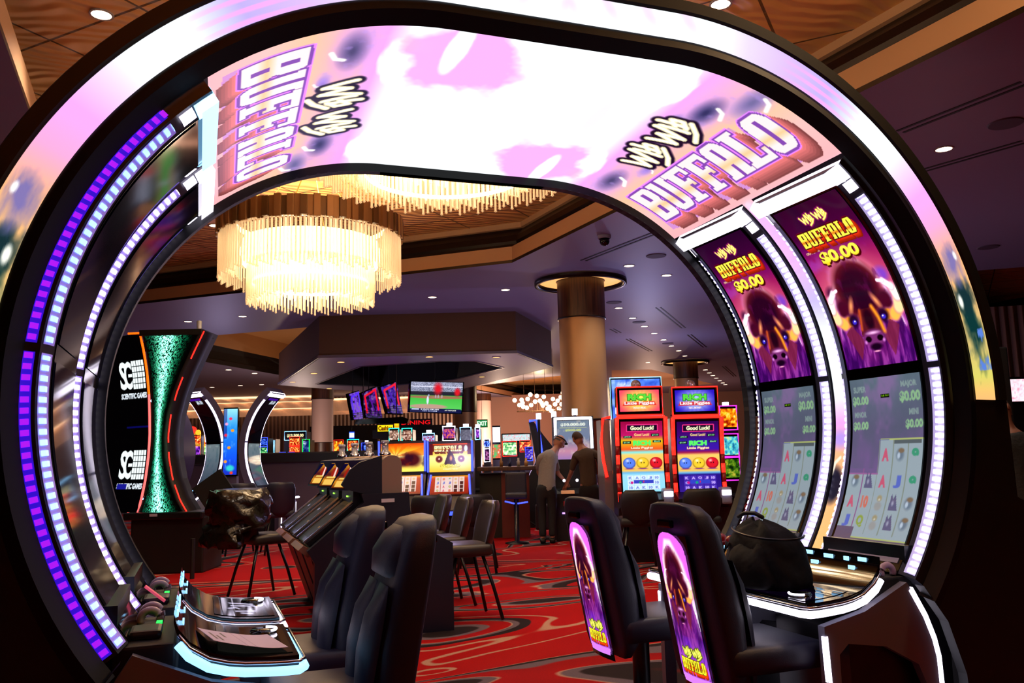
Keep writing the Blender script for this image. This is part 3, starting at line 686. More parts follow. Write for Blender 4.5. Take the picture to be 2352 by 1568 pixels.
def art_lower():
    c = Cv(130, 240, .53/.94); A = c.A
    c.vgrad([(0, (.44, .36, .38)), (.1, (.40, .34, .42)), (.4, (.42, .36, .52)), (.55, (.46, .36, .56)), (.72, (.38, .36, .48)), (1, (.38, .44, .50))])
    n = fbm(c.x*7+2, c.y*5, 5); c.mix(np.clip((n-.5)*6, 0, 1)*(c.y > .5)*.45, (.66, .42, .72)); c.mix(np.clip((.5-n)*6, 0, 1)*(c.y > .5)*.3, (.30, .36, .40))
    SV = (.60, .66, .70)
    c.rect(0, .17, A*.42, .47, SV); c.rect(A*.42, .17, A, .66, SV); c.rect(A*.25, .11, A, .19, SV); c.mix((c.y < .5)*(abs(c.x-A*.21) < .004)*(c.y > .17)*1., (.55, .35, .55))
    for k in (.41, .61, .81): c.mix((abs(c.x-A*k) < .0035)*(c.y > .13)*(c.y < .66)*1., (.52, .56, .52))
    c.mix((abs(c.y-.66) < .004)*(c.x > A*.42)*1., (.70, .74, .45)); c.mix((abs(c.y-.11) < .004)*(c.x > A*.25)*1., (.68, .72, .45)); c.mix((abs(c.y-.47) < .003)*(c.x < A*.42)*1., (.6, .4, .6))
    cols = [[None, None, 'A', '*', '9'], [None, None, 'A', 'J', '9'], ['*', 'w', 'A', 'J', '9'], ['A', '10', 'c', 'w', '*'], ['J', 'Q', 'c', 'w', '*']]
    ys = [.575, None, .44, .315, .20]
    grid_ = {.575: [None, None, 'A', '*', '9'], .43: ['*', 'w', 'A', 'J', '9'], .315: ['A', '10', 'c', 'w', '*'], .205: ['J', 'Q', 'c', 'w', '*']}
    for y, rw in grid_.items():
        for i, q in enumerate(rw):
            if q is None: continue
            x = A*(.105+.2*i)
            if q in SYM: c.text(q, x, y, .055, .07, SYM[q], 0, .06, a=.85)
            else: beast(c, x, y, .10, .10, {'w': 'wolf', 'c': 'cat'}.get(q, 'eagle'))
    c.rect(A*.62, .635, A*.98, .655, (.35, .38, .40)); c.rect(A*.40, .655, A*.55, .66, (.4, .42, .6))
    G1, G2 = (.52, .60, .60), (.55, .72, .55)
    for tx_, mx_, y0, x0, sc in (('SUPER', '$0.00', .94, .14, 1), ('MAJOR', '$0.00', .945, .84, 1.15), ('MINOR', '$0.00', .80, .13, .95), ('MINI', '$0.00', .80, .88, .95)):
        c.text(tx_, A*x0, y0, .105*sc*(.7 if tx_ == 'MINI' else 1), .035*sc, G1, 0, .05); c.text(mx_, A*x0, y0-.065, .135*sc, .055*sc, G2, 0, .05)
    c.rect(A*.44, .885, A*.56, .905, (.05, .06, .05)); c.text('Bell, Wild', A*.5, .895, .055, .010, (.6, .9, .1))
    for x0 in (.1, .3, .5, .75): c.rect(A*x0, .03, A*(x0+.16), .075, (.40, .36, .40)); c.text('BET', A*(x0+.08), .075, .035, .015, (.62, .68, .42))
    return c
AU, AL = art_upper(), art_lower()
AD = Cv(40, 80, .53/.94, (.02, .02, .03)); AD.mix(fbm(AD.x*6, AD.y*5, 8)*.6, (.05, .04, .11))
AD2 = Cv(40, 80, .53/.94); AD2.vgrad([(0, (.12, .10, .10)), (.5, (.14, .12, .13)), (1, (.07, .06, .10))])
STRIPE = mat('led_cell', (1, 1, 1), .4, emit=(1, .96, 1), es=3.0); STRIPB = mat('led_cell_blue', (1, 1, 1), .4, emit=(.55, .80, 1), es=1.7); STRIPP = mat('led_cell_violet', (.6, .3, 1), .4, emit=(.42, .12, 1), es=.9)
HOUS = mat('led_housing', (.8, .75, 1), .4, emit=(.55, .45, 1), es=.35)
HOUW = mat('led_housing_white', (.9, .9, 1), .4, emit=(.75, .72, 1), es=.6); VIOB = mat('violet_strip', (.4, .3, 1), .4, emit=(.22, .10, 1), es=.55)
SIDEG = mat('machine_side_grey', (.17, .17, .20), .4)
def arc_machine(name, label, locn, rz, style, upper, lower, grp, deckled=WLED, cells=True):
    W = .66; h = W/2; t = thing(name, label, 'slot machine', locn, rz, grp)
    lo, hi, seam = -36, 50.5, 6.1
    th = [lo+(hi-lo)*i/40 for i in range(41)]
    # body shell behind the glass
    rows = []
    for k in th+[hi]:
        rows.append([(arcp(Rr, k)[0], y, arcp(Rr, k)[1]) for Rr, y in ((MR+.033, -h), (MR+.005, -h+.07), (MR+.002, -h+.075), (MR+.002, h-.075), (MR+.005, h-.07), (MR+.033, h), (MR+.15, h), (MR+.16, 0), (MR+.15, -h))])
    s = MB(); s.grid(rows, True, True); s.build('body_shell', SIDEG if style != 'far' else mat('lilac_shell', (.35, .32, .42), .35), t, 'auto')
    # black glass sheet
    s = MB(); s.grid([[(arcp(MR-.001, k)[0], y, arcp(MR-.001, k)[1]) for y in (-h+.075, h-.075)] for k in th]); s.build('glass', GLOSS, t, True)
    # two curved displays
    def disp(a0, a1, rr):
        def f(u, v): k = (a0+(a1-a0)*v)*pi/180; return rr*np.cos(k)-1.365, (h-.095)-(2*h-.19)*u, TZ+rr*np.sin(k)
        return f
    upper[0].obj(disp(seam+1.2, 46.5, MR-.005), 'upper_screen', screen_mat(upper[1], .06, .5), t, label='upper curved screen')
    lower[0].obj(disp(-34, seam-1.2, MR-.005), 'lower_screen', screen_mat(lower[1], .05, .6), t, label='lower curved screen')
    # LED edges
    def edge(y0, y1, r0, r1, a0, a1, m, step, gap, nm, lift=.004):
        s = MB(); k = a0
        while k < a1-.3:
            e = min(k+step, a1)
            q = []
            for kk in (k+gap, e-gap):
                q.append([(arcp(r0-lift, kk)[0], y0, arcp(r0-lift, kk)[1]), (arcp((r0+r1)/2-lift-.004, kk)[0], (y0+y1)/2, arcp((r0+r1)/2-lift-.004, kk)[1]), (arcp(r1-lift, kk)[0], y1, arcp(r1-lift, kk)[1])])
            s.grid(q); k = e
        s.build(nm, m, t)
    segs = [(lo+.5, seam-.6), (seam+.6, 43.0)]
    for sy, nm in ((-1, 'near'), (1, 'far')):
        y0, y1 = sy*(h-.004), sy*(h-.046)
        main = STRIPB if (style == 'left') else STRIPE
        if style == 'far': main = WLED
        for a0, a1 in segs:
            if style == 'far': edge(y0, y1, MR+.031, MR+.006, a0, a1, main, 4, 0, 'led_strip')
            else:
                edge(y0, y1, MR+.029, MR+.004, a0, a1, HOUS if style[0] == 'l' else HOUW, 3, 0, 'led_housing', .002); edge(y0*1.0, sy*(h-.034), MR+.029, MR+.012, a0, a1, main, 1.42, .34, 'led_strip', .007)
        if style != 'far': edge(y0, y1, MR+.029, MR+.004, 44.2, 46.6, WLED, 3, 0, 'led_strip')
    for sy in ((-1, 1) if style == 'left' else ()):  # side wall row of dots
        for a0, a1 in segs:
            k = a0; s = MB()
            while k < a1-.4:
                p0, p1 = arcp(MR+.05, k+.35), arcp(MR+.05, k+1.1); p2, p3 = arcp(MR+.075, k+1.1), arcp(MR+.075, k+.35)
                y = sy*(h+.002); s.quad((p0[0], y, p0[1]), (p1[0], y, p1[1]), (p2[0], y, p2[1]), (p3[0], y, p3[1])); k += 1.42
            s.build('side_led_dots', mat('led_cell_magenta', (1, .3, 1), .4, emit=(.62, .12, .95), es=1.0), t)
        for a0, a1 in segs: s = MB(); s.grid([[(arcp(Rr, a0+(a1-a0)*i/24)[0], sy*(h+.001), arcp(Rr, a0+(a1-a0)*i/24)[1]) for Rr in (MR+.045, MR+.08)] for i in range(25)]); s.build('side_led_strip', VIOB, t)
    # glowing top bar
    P0, P1, P2 = arcp(MR-.012, 47.2), arcp(MR-.012, 50.3), arcp(MR+.05, 50.6)
    topm = STRIPB if cells == 'blue' else WLED
    s = MB(); s.grid([[(p[0], y, p[1]) for y in (-h, -h+.04, h-.04, h)] for p in (P0, P1, P2)]); s.build('top_light_bar', topm, t)
    for y0, y1 in ((-h, -h+.07), (h-.07, h)): s = MB(); s.grid([[(arcp(MR-.006+(.03 if abs(y) > h-.01 else 0), k)[0], y, arcp(MR-.006+(.03 if abs(y) > h-.01 else 0), k)[1]) for y in (y0, y1)] for k in (46.9, 48.5, 50.4)]); s.build('top_light_corner', topm, t)
    # button deck
    prof_ = [(-.400, .965), (-.405, .945), (-.415, .915), (-.45, .872), (-.512, .832), (-.57, .815), (-.625, .806), (-.70, .80), (-.76, .797), (-.80, .797)]; dh = .30
    s = MB(); s.grid([[(x, y, z) for y in (-dh, dh)] for x, z in prof_]+[[(x, y, z-.03) for y in (-dh, dh)] for x, z in prof_[::-1]]); 
    s.prism([(x, z) for x, z in prof_]+[(x, z-.03) for x, z in prof_[::-1]], -dh, -dh+.002); s.prism([(x, z) for x, z in prof_]+[(x, z-.03) for x, z in prof_[::-1]], dh-.002, dh)
    bd = s.build('button_deck', GLOSS, t, 'auto')
    s = MB()
    pl = [(x, -dh-.012, z-.045) for x, z in prof_[2:]]+[(prof_[-1][0]-.02, -dh+.03, prof_[-1][1]-.045), (prof_[-1][0]-.022, dh-.03, prof_[-1][1]-.045)]+[(x, dh+.012, z-.045) for x, z in prof_[2:][::-1]]
    s.tube(pl, .0155, 8); s.build('deck_light', deckled, bd, True)
    s = MB(); s.tube([(x, y, z+.028) for x, y, z in pl], .006, 6); s.build('deck_trim', CHROME, bd, True)
    dc = Cv(36, 60, 1.6, (.02, .02, .03))
    if style == 'left2':  # pale strokes paint the logo's reflection into the deck screen colour
        dc.ell(.12, .55, .14, .4, (.45, .28, .14), .8)
        for q in ([(.45, .3), (.8, .32), (1.1, .38)], [(.5, .45), (1.15, .46)], [(.4, .62), (.6, .55), (.7, .62)], [(.6, .75), (1.1, .74)], [(.75, .85), (1.0, .88)], [(1.12, .2), (1.05, .38), (1.15, .5)]): dc.line(q, .045, (.85, .82, .95), .5)
    elif style == 'left': dc.vgrad([(0, (.06, .06, .05)), (1, (.10, .10, .09))])
    else: dc.mix(fbm(dc.x*3, dc.y*3, 3)*.7, (.15, .05, .22))
    def fdeck(u, v):
        xs = np.array([p[0] for p in prof_]); zs = np.array([p[1] for p in prof_]); x = -.54+(-.785+.54)*u
        return x, (-dh+.05)+(2*dh-.1)*v, np.interp(x, xs[::-1], zs[::-1])+.0025
    dc.obj(fdeck, 'deck_touchscreen', screen_mat(.8, .06), bd)
    for y, z, w_ in ((-.2, .945, .05), (-.1, .94, .03), (.02, .94, .06), (.16, .945, .05), (-.15, .905, .04), (.1, .905, .05)):
        x = float(np.interp(z, [.872, .915, .945, .965], [-.45, -.415, -.405, -.40])); s = MB(); s.box((x-.004, y, z), (.006, w_, .018)); s.build('deck_icon', CLED, bd)
    s = MB(); s.lathe([(.001, .014), (.045, .014), (.052, 0)], (-.71, -.14, .80), 20); sbn = s.build('spin_button', GLOSS, bd, True)
    s = MB(); s.tube([(-.71+.05*cos(a), -.14+.05*sin(a), .812) for a in np.linspace(2.2, 4.4, 10)], .005, 6); s.build('spin_button_ring', WLED, bd, True)
    # tray between the glass and the deck
    s = MB(); s.box((-.31, 0, .79), (.20, .56, .16), bev=.01); s.build('tray', BLK, t)
    s = MB(); s.box((-.31, .12, .885), (.10, .14, .03), bev=.012); s.build('bill_slot', DARKG, t); 
    for y in (-.24, -.12): s = MB(); s.tube([(-.31+.034*cos(a), y, .885+.034*sin(a)) for a in np.linspace(-.4, 3.5, 14)], .014, 8); s.build('cup_holder', mat('pale_plastic', (.72, .62, .72), .4), t, True)
    s = MB(); s.box((-.345, -.03, .887), (.02, .05, .008)); s.build('green_slot_light', mat('green_led', (0, 1, .3), .4, emit=(.1, 1, .35), es=1.5), t)
    # base: side frames with light edges, dark cabinet between
    fr_ = [(-.74, 0), (-.74, .70), (-.52, .745), (-.28, .85), (-.19, .71), (-.13, .54), (-.12, 0), (-.19, 0), (-.19, .36), (-.25, .50), (-.42, .59), (-.62, .62), (-.67, .58), (-.67, 0)]
    for sy in (-1, 1):
        s = MB(); s.prism(fr_, sy*(h-.05), sy*(h-.01)); s.build('side_frame', GREYP, t)
        y = sy*(h-.018)
        s = MB(); s.tube([(-.26, y, .82), (-.19, y, .70), (-.15, y, .60), (-.132, y, .52), (-.125, y, .3), (-.122, y, .01)], .016, 6)
        if style != 'left': s.build('base_light', WLED, t, True)
        s = MB(); s.tube([(-.735, y, .66), (-.725, y, .40), (-.72, y, .02)], .014, 6); (s.build('base_light', WLED, t, True) if style != 'left' else None)
    s = MB(); s.box((-.33, 0, .33), (.46, W-.16, .64)); s.box((-.12, 0, .5), (.22, W-.12, 1.0)); s.build('cabinet', SATIN, t)
    s = MB(); s.box((-.3, 0, .02), (.7, W-.04, .04)); s.build('foot', BLK, t)
    return t
GR = 'curved slot machines lining the tunnel'
arc_machine('slot_machine', 'tall curved slot machine nearest on the right, bison face screen, backpack lying on its deck', (TX+TA+1.365, 3.385, 0), 0, 'right', (AU, 1.25), (AL, .95), GR)
arc_machine('slot_machine', 'curved bison slot machine behind the nearest one on the right, inner end of the tunnel', (TX+TA+1.365, 4.145, 0), 0, 'right', (AU, 1.25), (AL, .85), GR)
arc_machine('slot_machine', 'nearest curved slot machine on the left with blue lit edge and paper on its deck', (TX-TA-1.365, 3.385, 0), pi, 'left', (AD, 1), (AD2, 1), GR, CLED, 'blue')
arc_machine('slot_machine', 'second curved slot machine on the left with white lit edge, behind the blue one', (TX-TA-1.365, 4.145, 0), pi, 'left2', (AD, 1), (AD2, 1), GR)
#@@3
# ============================================================ CHANDELIERS
ROD = mat('crystal_rod', (1, .95, .86), .12, spec=.8); nt = ROD.node_tree; b = nt.nodes['Principled BSDF']
tr = nt.nodes.new('ShaderNodeBsdfTranslucent'); tr.inputs[0].default_value = (1, .92, .80, 1)
tp = nt.nodes.new('ShaderNodeBsdfTransparent'); tp.inputs[0].default_value = (1, .97, .92, 1)
m1 = nt.nodes.new('ShaderNodeMixShader'); m1.inputs[0].default_value = .55; m2_ = nt.nodes.new('ShaderNodeMixShader'); m2_.inputs[0].default_value = .42
nt.links.new(b.outputs[0], m1.inputs[1]); nt.links.new(tr.outputs[0], m1.inputs[2]); nt.links.new(m1.outputs[0], m2_.inputs[1]); nt.links.new(tp.outputs[0], m2_.inputs[2])
nt.links.new(m2_.outputs[0], nt.nodes['Material Output'].inputs['Surface'])
LAMPG = mat('warm_lamp_drum', (1, .9, .7), .5, emit=(1, .93, .78), es=7)
FIN = mat('bronze_fin', (.60, .46, .32), .45, .4); FIN2 = mat('bronze_fin_dark', (.42, .32, .22), .45, .4)
def chandelier(label, x, y, zt, zb, r, r2, zb2, lampz):
    t = thing('chandelier', label, 'chandelier', (x, y, 0), 0, 'crystal rod chandeliers')
    # bronze fins around the top
    for k in range(96):
        a = 2*pi*k/96; f = MB(); rr = r+(.02 if k % 2 else -.015); f.box((0, 0, 0), (.05, .085, .25+.02*(k % 3)), bev=.006)
        o = f.build('fin', FIN if k % 3 else FIN2, t) if k < 3 else None
        if o is None: o = fins[k % 3].copy(); COL.objects.link(o); o.parent = t
        else:
            if k == 0: fins = []
            fins.append(o)
        o.location = (rr*cos(a), rr*sin(a), zt-.13); o.rotation_euler = (0, 0, a)
    s = MB(); s.lathe([(r-.05, zt-.02), (r-.05, zt-.24), (r-.10, zt-.24), (r-.10, zt-.02)], seg=64, cap=False); s.build('hoop', FIN2, t, True)
    # rods: the ones facing the room singly, the rest together
    rd = [MB() for _ in range(4)]; meshes = []
    for k, q in enumerate(rd):
        L = zt-.26-(zb+.02*k); q.b.faces.ensure_lookup_table() if False else None
        q.lathe([(.001, 0), (.013, 0), (.013, -L), (.02, -L-.005), (.02, -L-.02), (.001, -L-.02)], seg=6)
        meshes.append(q)
    protos = [q.build('crystal_rod', ROD, t, True) for q in meshes]
    va = math.atan2(-y, -x)
    N = 150; order = sorted(range(N), key=lambda k: abs(((2*pi*k/N-va+pi) % (2*pi))-pi))
    rest = MB(); cnt = 0
    for k in order:
        a = 2*pi*k/N; j = (k*7) % 4; P = (r*cos(a), r*sin(a), zt-.25)
        if cnt < 60:
            o = protos[j] if cnt < 4 and protos[j].location.length == 0 else None
            if o is None: o = protos[j].copy(); COL.objects.link(o); o.parent = t
            o.location = P; cnt += 1
        else:
            L = zt-.26-(zb+.02*j); rest.lathe([(.013, 0), (.013, -L), (.02, -L-.005), (.001, -L-.02)], P, 6)
    for rr, za, zz, n in ((r-.12, zt-.25, zb+.12, 110), (r2, zt-.3, zb2, 110), (r2-.12, zt-.3, zb2+.05, 80), (r*.4, zt-.3, zb2+.12, 40)):
        for k in range(n):
            a = 2*pi*(k+.3)/n; L = za-zz-.018*((k*5) % 4); rest.lathe([(.012, 0), (.012, -L), (.019, -L-.005), (.001, -L-.02)], (rr*cos(a), rr*sin(a), za), 6)
    o = rest.build('inner_crystal_rods', ROD, t, True); o['kind'] = 'stuff'
    s = MB(); s.lathe([(r2+.06, lampz-.16), (r2+.10, lampz), (r2+.06, lampz+.16)], seg=64); s.build('lamp_drum', LAMPG, t, True)
    s = MB(); s.lathe([(r2+.14, lampz+.34), (r2+.15, lampz+.42)], seg=64); s.build('upper_lamp_hoop', LAMPG, t, True)
    s = MB(); s.lathe([(r2-.06, lampz-.42), (r2-.06, lampz-.38)], seg=64); s.build('lower_lamp_hoop', LAMPG, t, True)
    for k in range(10):
        a = 2*pi*k/10; s = MB(); s.tube([(.92*r*cos(a), .92*r*sin(a), zt-.02), (.28*cos(a), .28*sin(a), 5.38)], .006, 5); s.build('suspension_wire', mat('brass_wire', (.8, .65, .4), .3, 1), t)
    s = MB(); s.lathe([(.001, 5.34), (.34, 5.34), (.36, 5.395)], seg=32); s.build('ceiling_canopy', FIN, t)
    for k in range(3):
        a = k*2.1; l = lamp('chandelier_light', 'POINT', (x+.5*cos(a), y+.5*sin(a), lampz), 95, (1, .76, .48), size=.25)
c1 = atD(715, 652, 11.5); c2 = atD(1025, 425, 8.1)
chandelier('large round crystal chandelier hanging left, seen whole under the arch', c1.x, c1.y, 4.67, 3.81, 1.19, .83, 3.52, 4.2)
chandelier('crystal chandelier cut off by the top of the arch, right of the whole one', c2.x, c2.y, 4.97, 4.05, 1.19, .83, 4.02, 4.52)
lamp('cove_wash', 'POINT', (4.0, 2.5, 4.9), 150, (1, .70, .40), size=.3)  # unseen point lamps added to warm the coffer, no fixture behind them
lamp('cove_wash', 'POINT', (0.5, 3.5, 4.9), 80, (1, .68, .45), size=.3)
# globe cluster pendant far away
t = thing('globe_pendant', 'cluster pendant of glowing glass globes on thin rods beside the bronze column', 'pendant light', atD(1240, 940, 26))
GLB = mat('globe_glow', (1, .9, .8), .3, emit=(1, .82, .66), es=4); o0 = Vector(t.location); s = MB(); m_ = 26/FOC
gp = [(1182, 919), (1198, 918), (1218, 906), (1233, 909), (1249, 911), (1212, 916), (1270, 916), (1288, 912), (1293, 902), (1193, 930), (1202, 934), (1210, 936), (1220, 930), (1229, 922), (1240, 920), (1247, 931), (1255, 926), (1262, 934), (1266, 943), (1275, 928), (1281, 920), (1290, 928), (1284, 938), (1272, 945), (1258, 938), (1244, 925), (1294, 919), (1200, 925)]
for i, (px, py) in enumerate(gp):
    p = atD(px, py, 26+.5*math.sin(i*2.3))-o0; g = MB(); g.ball(p, .068, 10); g.build('globe', GLB, t, True)
    s.tube([p, (p.x*.85, p.y*.85, .05*sin(i)-.05)], .008, 4)
s.tube([(-.7*RT.x, -.7*RT.y, -.05), (.6*RT.x, .6*RT.y, -.05)], .02, 6)
for px in (1203, 1228, 1252, 1271, 1290): p = atD(px, 905, 26)-o0; s.tube([p, (p.x, p.y, meets_above(p.x+o0.x, p.y+o0.y, p.z+o0.z+.5)-o0.z)], .006, 4)
s.build('frame', FIN, t); lamp('pendant_glow', 'POINT', o0, 60, (1, .75, .5), size=.5)

# ============================================================ CASINO CHAIRS
def seat_chair(name, label, locn, rz, art, group):
    """faces local +x"""
    t = thing(name, label, 'chair', locn, rz, group)
    # backrest: stacked rounded sections leaning back towards -x
    rows = []
    prof_ = [(.44, .40, .10), (.50, .46, .17), (.60, .47, .22), (.75, .47, .25), (.88, .46, .245), (1.0, .45, .215), (1.10, .43, .20), (1.17, .40, .18), (1.21, .33, .14), (1.225, .18, .06)]
    for z, wd, th in prof_:
        cx = -.15-.14*(z-.44)/.77; r_ = []
        for k in range(28):
            a = 2*pi*k/28; ex = abs(cos(a))**.55*(1 if cos(a) > 0 else -1); ey = abs(sin(a))**.6*(1 if sin(a) > 0 else -1)
            r_.append((cx+(ex*th*(.60 if ex > 0 else .12))+th*.1, ey*wd/2, z))
        rows.append(r_)
    s = MB(); s.grid(rows, True, True); bk = s.build('backrest', VIN, t, True)
    for sy in (-1, 1):      # padded front halves
        s = MB(); rows = []
        for z, wd, th in [(.55, .14, .0), (.60, .19, .05), (.75, .20, .07), (.88, .20, .06), (.98, .16, .0)]:
            cx = -.15-.14*(z-.44)/.77+.155; rows.append([(cx+th*sin(pi*k/8)*.9, sy*.105+wd/2*cos(pi*k/8)*1.0, z) for k in range(9)])
        s.grid(rows); s.build('back_cushion', VIN, bk, True)
    s = MB(); rows = []
    for z, wd, th in [(.98, .30, .0), (1.02, .34, .07), (1.10, .32, .08), (1.16, .26, .05), (1.19, .18, .0)]:
        cx = -.15-.14*(z-.44)/.77+.115; rows.append([(cx+th*sin(pi*k/8), wd/2*cos(pi*k/8), z) for k in range(9)])
    s.grid(rows); s.build('headrest', VIN, bk, True)
    s = MB(); s.box((.09, 0, .565), (.50, .49, .12), bev=.045); s.build('seat', VIN, t, True)
    s = MB(); s.lathe([(.06, .50), (.045, .46), (.045, .06), (.26, .035), (.28, 0)], (.05, 0, 0), 24); s.build('pedestal', SATIN, t, True)
    s = MB(); s.box((-.305, 0, 1.135), (.02, .12, .035), bev=.008); s.build('hand_slot', GLOSS, bk)
    if art:
        c = Cv(70, 200, .30); c.vgrad([(0, (.80, .42, 1)), (.12, (.72, .35, .95)), (.35, (.25, .06, .45)), (.6, (.85, .35, .95)), (.8, (.93, .42, .98)), (1, (.93, .42, .98))]); A = c.A
        n = fbm(c.x*14, c.y*6, 3); c.mix(np.clip((n-.5)*5, 0, 1)*(c.y < .5)*.6, (.45, .15, .85))
        c.line([(A*.02, .35), (A*.1, .62), (A*.2, .80), (A*.42, .93), (A*.58, .93), (A*.8, .80), (A*.92, .62), (A*.98, .35)], .03, (1, .95, 1), .7)
        c.poly([(A*.25, .7), (A*.5, .90), (A*.75, .7)], (.62, .12, .40), .9); bison_face(c, A*.5, .60, A*.86, .46)
        wild(c, A*.55, .21, A*.62, .075, 0, (.9, .9, .2), (.95, 1, .5), (.3, .35, .1)); logo(c, A*.5, .125, A*.82, .075, 0, (.95, .95, .2), (.9, .75, .1), (.35, .2, .05), (.75, .2, .05))
        c.rect(0, 0, A, .055, (.85, .5, 1))
        X0 = lambda z: -.15-.14*(z-.44)/.77-.028
        def f(u, v):
            z = .44+.66*v; th = np.interp(z, [p_[0] for p_ in prof_], [p_[2] for p_ in prof_]); wd = .23-.0*v
            return -.15-.14*(z-.44)/.77-th*.02-.022-.012*np.cos((u-.5)*3), (.5-u)*wd, z
        mk = lambda u, v: ~((v > .86) & (((u-.5)/.5)**2+((v-.86)/.14)**2 > 1)) & ~((v < .03) & (np.abs(u-.5) > .46+v))
        s = MB(); s.grid([[(float(f(u, z)[0])+.008, float(f(u, z)[1])*1.14, float(f(0, z)[2])) for u in np.linspace(-.0, 1., 7)] for z in np.linspace(-.04, .98, 12)]); s.build('light_panel_bezel', GLOSS, bk, True)
        c.obj(f, 'lit_back_panel', screen_mat(1.15, .25), t, mk)
    return t
seat_chair('casino_chair', 'black casino chair nearest on the right with lit bison picture on its back', (2.24, 3.385, 0), 0, True, 'chairs before the right-hand curved machines')
seat_chair('casino_chair', 'black casino chair with lit bison picture, behind the bigger lit one', (2.14, 4.145, 0), .0, True, 'chairs before the right-hand curved machines')
seat_chair('casino_chair', 'plain black casino chair nearest in the middle, facing left', (.57, 3.385, 0), pi, False, 'chairs before the left-hand curved machines')
seat_chair('casino_chair', 'plain black casino chair facing left, behind the nearest plain one', (.53, 4.145, 0), pi, False, 'chairs before the left-hand curved machines')
def low_chair(name, label, locn, rz, group, h=1.0, m=None):
    """simple padded chair facing local +x"""
    m = m or VIN2; t = thing(name, label, 'chair', locn, rz, group); rows = []
    for z, wd, th in [(.60, .30, .05), (.66, .40, .08), (.80, .46, .09), (h-.12, .46, .085), (h-.04, .42, .07), (h, .34, .03)]:
        cx = -.20-.10*(z-.6)/.4; rows.append([(cx+th*(cos(2*pi*k/20)*.5)-.16*(abs(sin(2*pi*k/20))**2)*-.5, wd/2*sin(2*pi*k/20), z) for k in range(20)])
    s = MB(); s.grid(rows, True, True); s.build('backrest', m, t, True)
    s = MB(); s.box((.02, 0, .62), (.44, .46, .11), bev=.04); s.build('seat', m, t, True)
    for sx in (-1, 1):
        for sy in (-1, 1): s = MB(); s.tube([(sx*.12, sy*.14, .58), (sx*.2, sy*.2, .3), (sx*.27, sy*.24, .012)], .016, 6); s.build('leg', SATIN, t, True)
    return t

# ============================================================ BANK OF SLANT MACHINES
SLV = mat('brushed_pewter', (.62, .52, .46), .35, .3); NAVY = mat('navy_laminate', (.10, .10, .16), .4)
def slant(name, label, y, art_seed):
    t = thing(name, label, 'slot machine', (1.45, y, 0), 0, 'slant top machines back to back'); w_ = .31
    s = MB(); s.prism([(-.34, 0), (-.56, .60), (-.60, .72), (-.56, .76), (-.16, 1.07), (-.10, 1.10), (0, 1.10), (0, 0)], -w_, w_); s.build('cabinet', NAVY, t)
    s = MB(); s.prism([(-.64, .755), (-.68, .72), (-.60, .66), (-.5, .70)], -w_, w_); s.build('armrest', mat('tan_leather', (.45, .32, .28), .4), t)
    d = Vector((.42, 0, .33)).normalized(); nrm = Vector((-d.z, 0, d.x)); p0 = Vector((-.60, 0, .735))
    M3 = Matrix((d, (0, 1, 0), nrm)).transposed()
    s = MB(); s.box(p0+d*.27+nrm*.02, (.52, .56, .05), M3, .01); s.build('button_panel', SATIN, t)
    dc = Cv(20, 30, .7, (.05, .05, .05)); dc.ell(.2, .7, .04, .05, (.8, .8, 1)); dc.ell(.5, .3, .03, .03, (1, .7, .3))
    a = p0+d*.06+nrm*.048; dc.obj(rect_fn((a.x, .22, a.z), (0, -.44, 0), d*.40), 'panel_screen', screen_mat(.6, .45), t)
    for yy_ in (-.27, .27): s = MB(); s.tube([p0+nrm*.05+Vector((0, yy_, 0)), p0+d*.52+nrm*.05+Vector((0, yy_, 0))], .014, 6); s.build('chrome_rail', CHROME, t)
    s = MB(); s.box((-.12, 0, 1.12), (.22, .60, .16)); s.build('ticket_panel', SATIN, t)
    s = MB(); s.box((-.235, -.02, 1.13), (.008, .06, .012)); s.build('slot_light', mat('lime_led', (.6, 1, .2), .4, emit=(.6, 1, .3), es=2), t)
    # leaning top screen housing
    s = MB(); rows = []
    for y_, k in ((-.30, 1), (-.27, 1), (.0, 1), (.30, 1)):
        pass
    B_ = [(-.36, .25, 1.18), (-.16, -.25, 1.18), (-.02, -.25, 1.18), (-.02, .25, 1.18)]; T_ = [(-.24, .10, 1.44), (-.13, -.14, 1.44), (-.02, -.16, 1.46), (-.02, .12, 1.46)]; s.grid([B_, T_], True, True); s.build('top_box', mat('indigo_plastic', (.16, .15, .30), .35), t)
    c = Cv(26, 34, .9); c.vgrad([(0, (.35, .12, .05)), (.25, (.85, .55, .15)), (.5, (.30, .10, .12)), (1, (.9, .6, .15))]); A = c.A
    c.rect(A*.1, .05, A*.9, .28, (.95, .75, .35)); c.ell(A*.5, .6, .22, .25, (.6, .15, .1)); c.line([(A*.5, .95), (A*.5, .4)], .05, (1, .85, .8)); c.rect(A*.15, .35, A*.85, .42, (.95, .8, .4)); c.poly([(0, .4), (0, 1), (A*.3, 1)], (.08, .06, .2)); c.poly([(A, .4), (A, 1), (A*.7, 1)], (.08, .06, .2))
    c.obj(lambda u, v: (-.345+.165*u+v*(.105-.06*u), .20-.40*u+v*(-.12+.21*u), 1.20+.215*v), 'top_screen', screen_mat(1.1), t)
    return t
ys_ = (7.62, 8.42, 9.22)
slant('slant_machine', 'slant top slot machine nearest on the left side of the middle bank', ys_[0], 0)
slant('slant_machine', 'middle of the three slant top machines on the left side of the bank', ys_[1], 1)
slant('slant_machine', 'farthest slant top machine in the middle bank', ys_[2], 2)
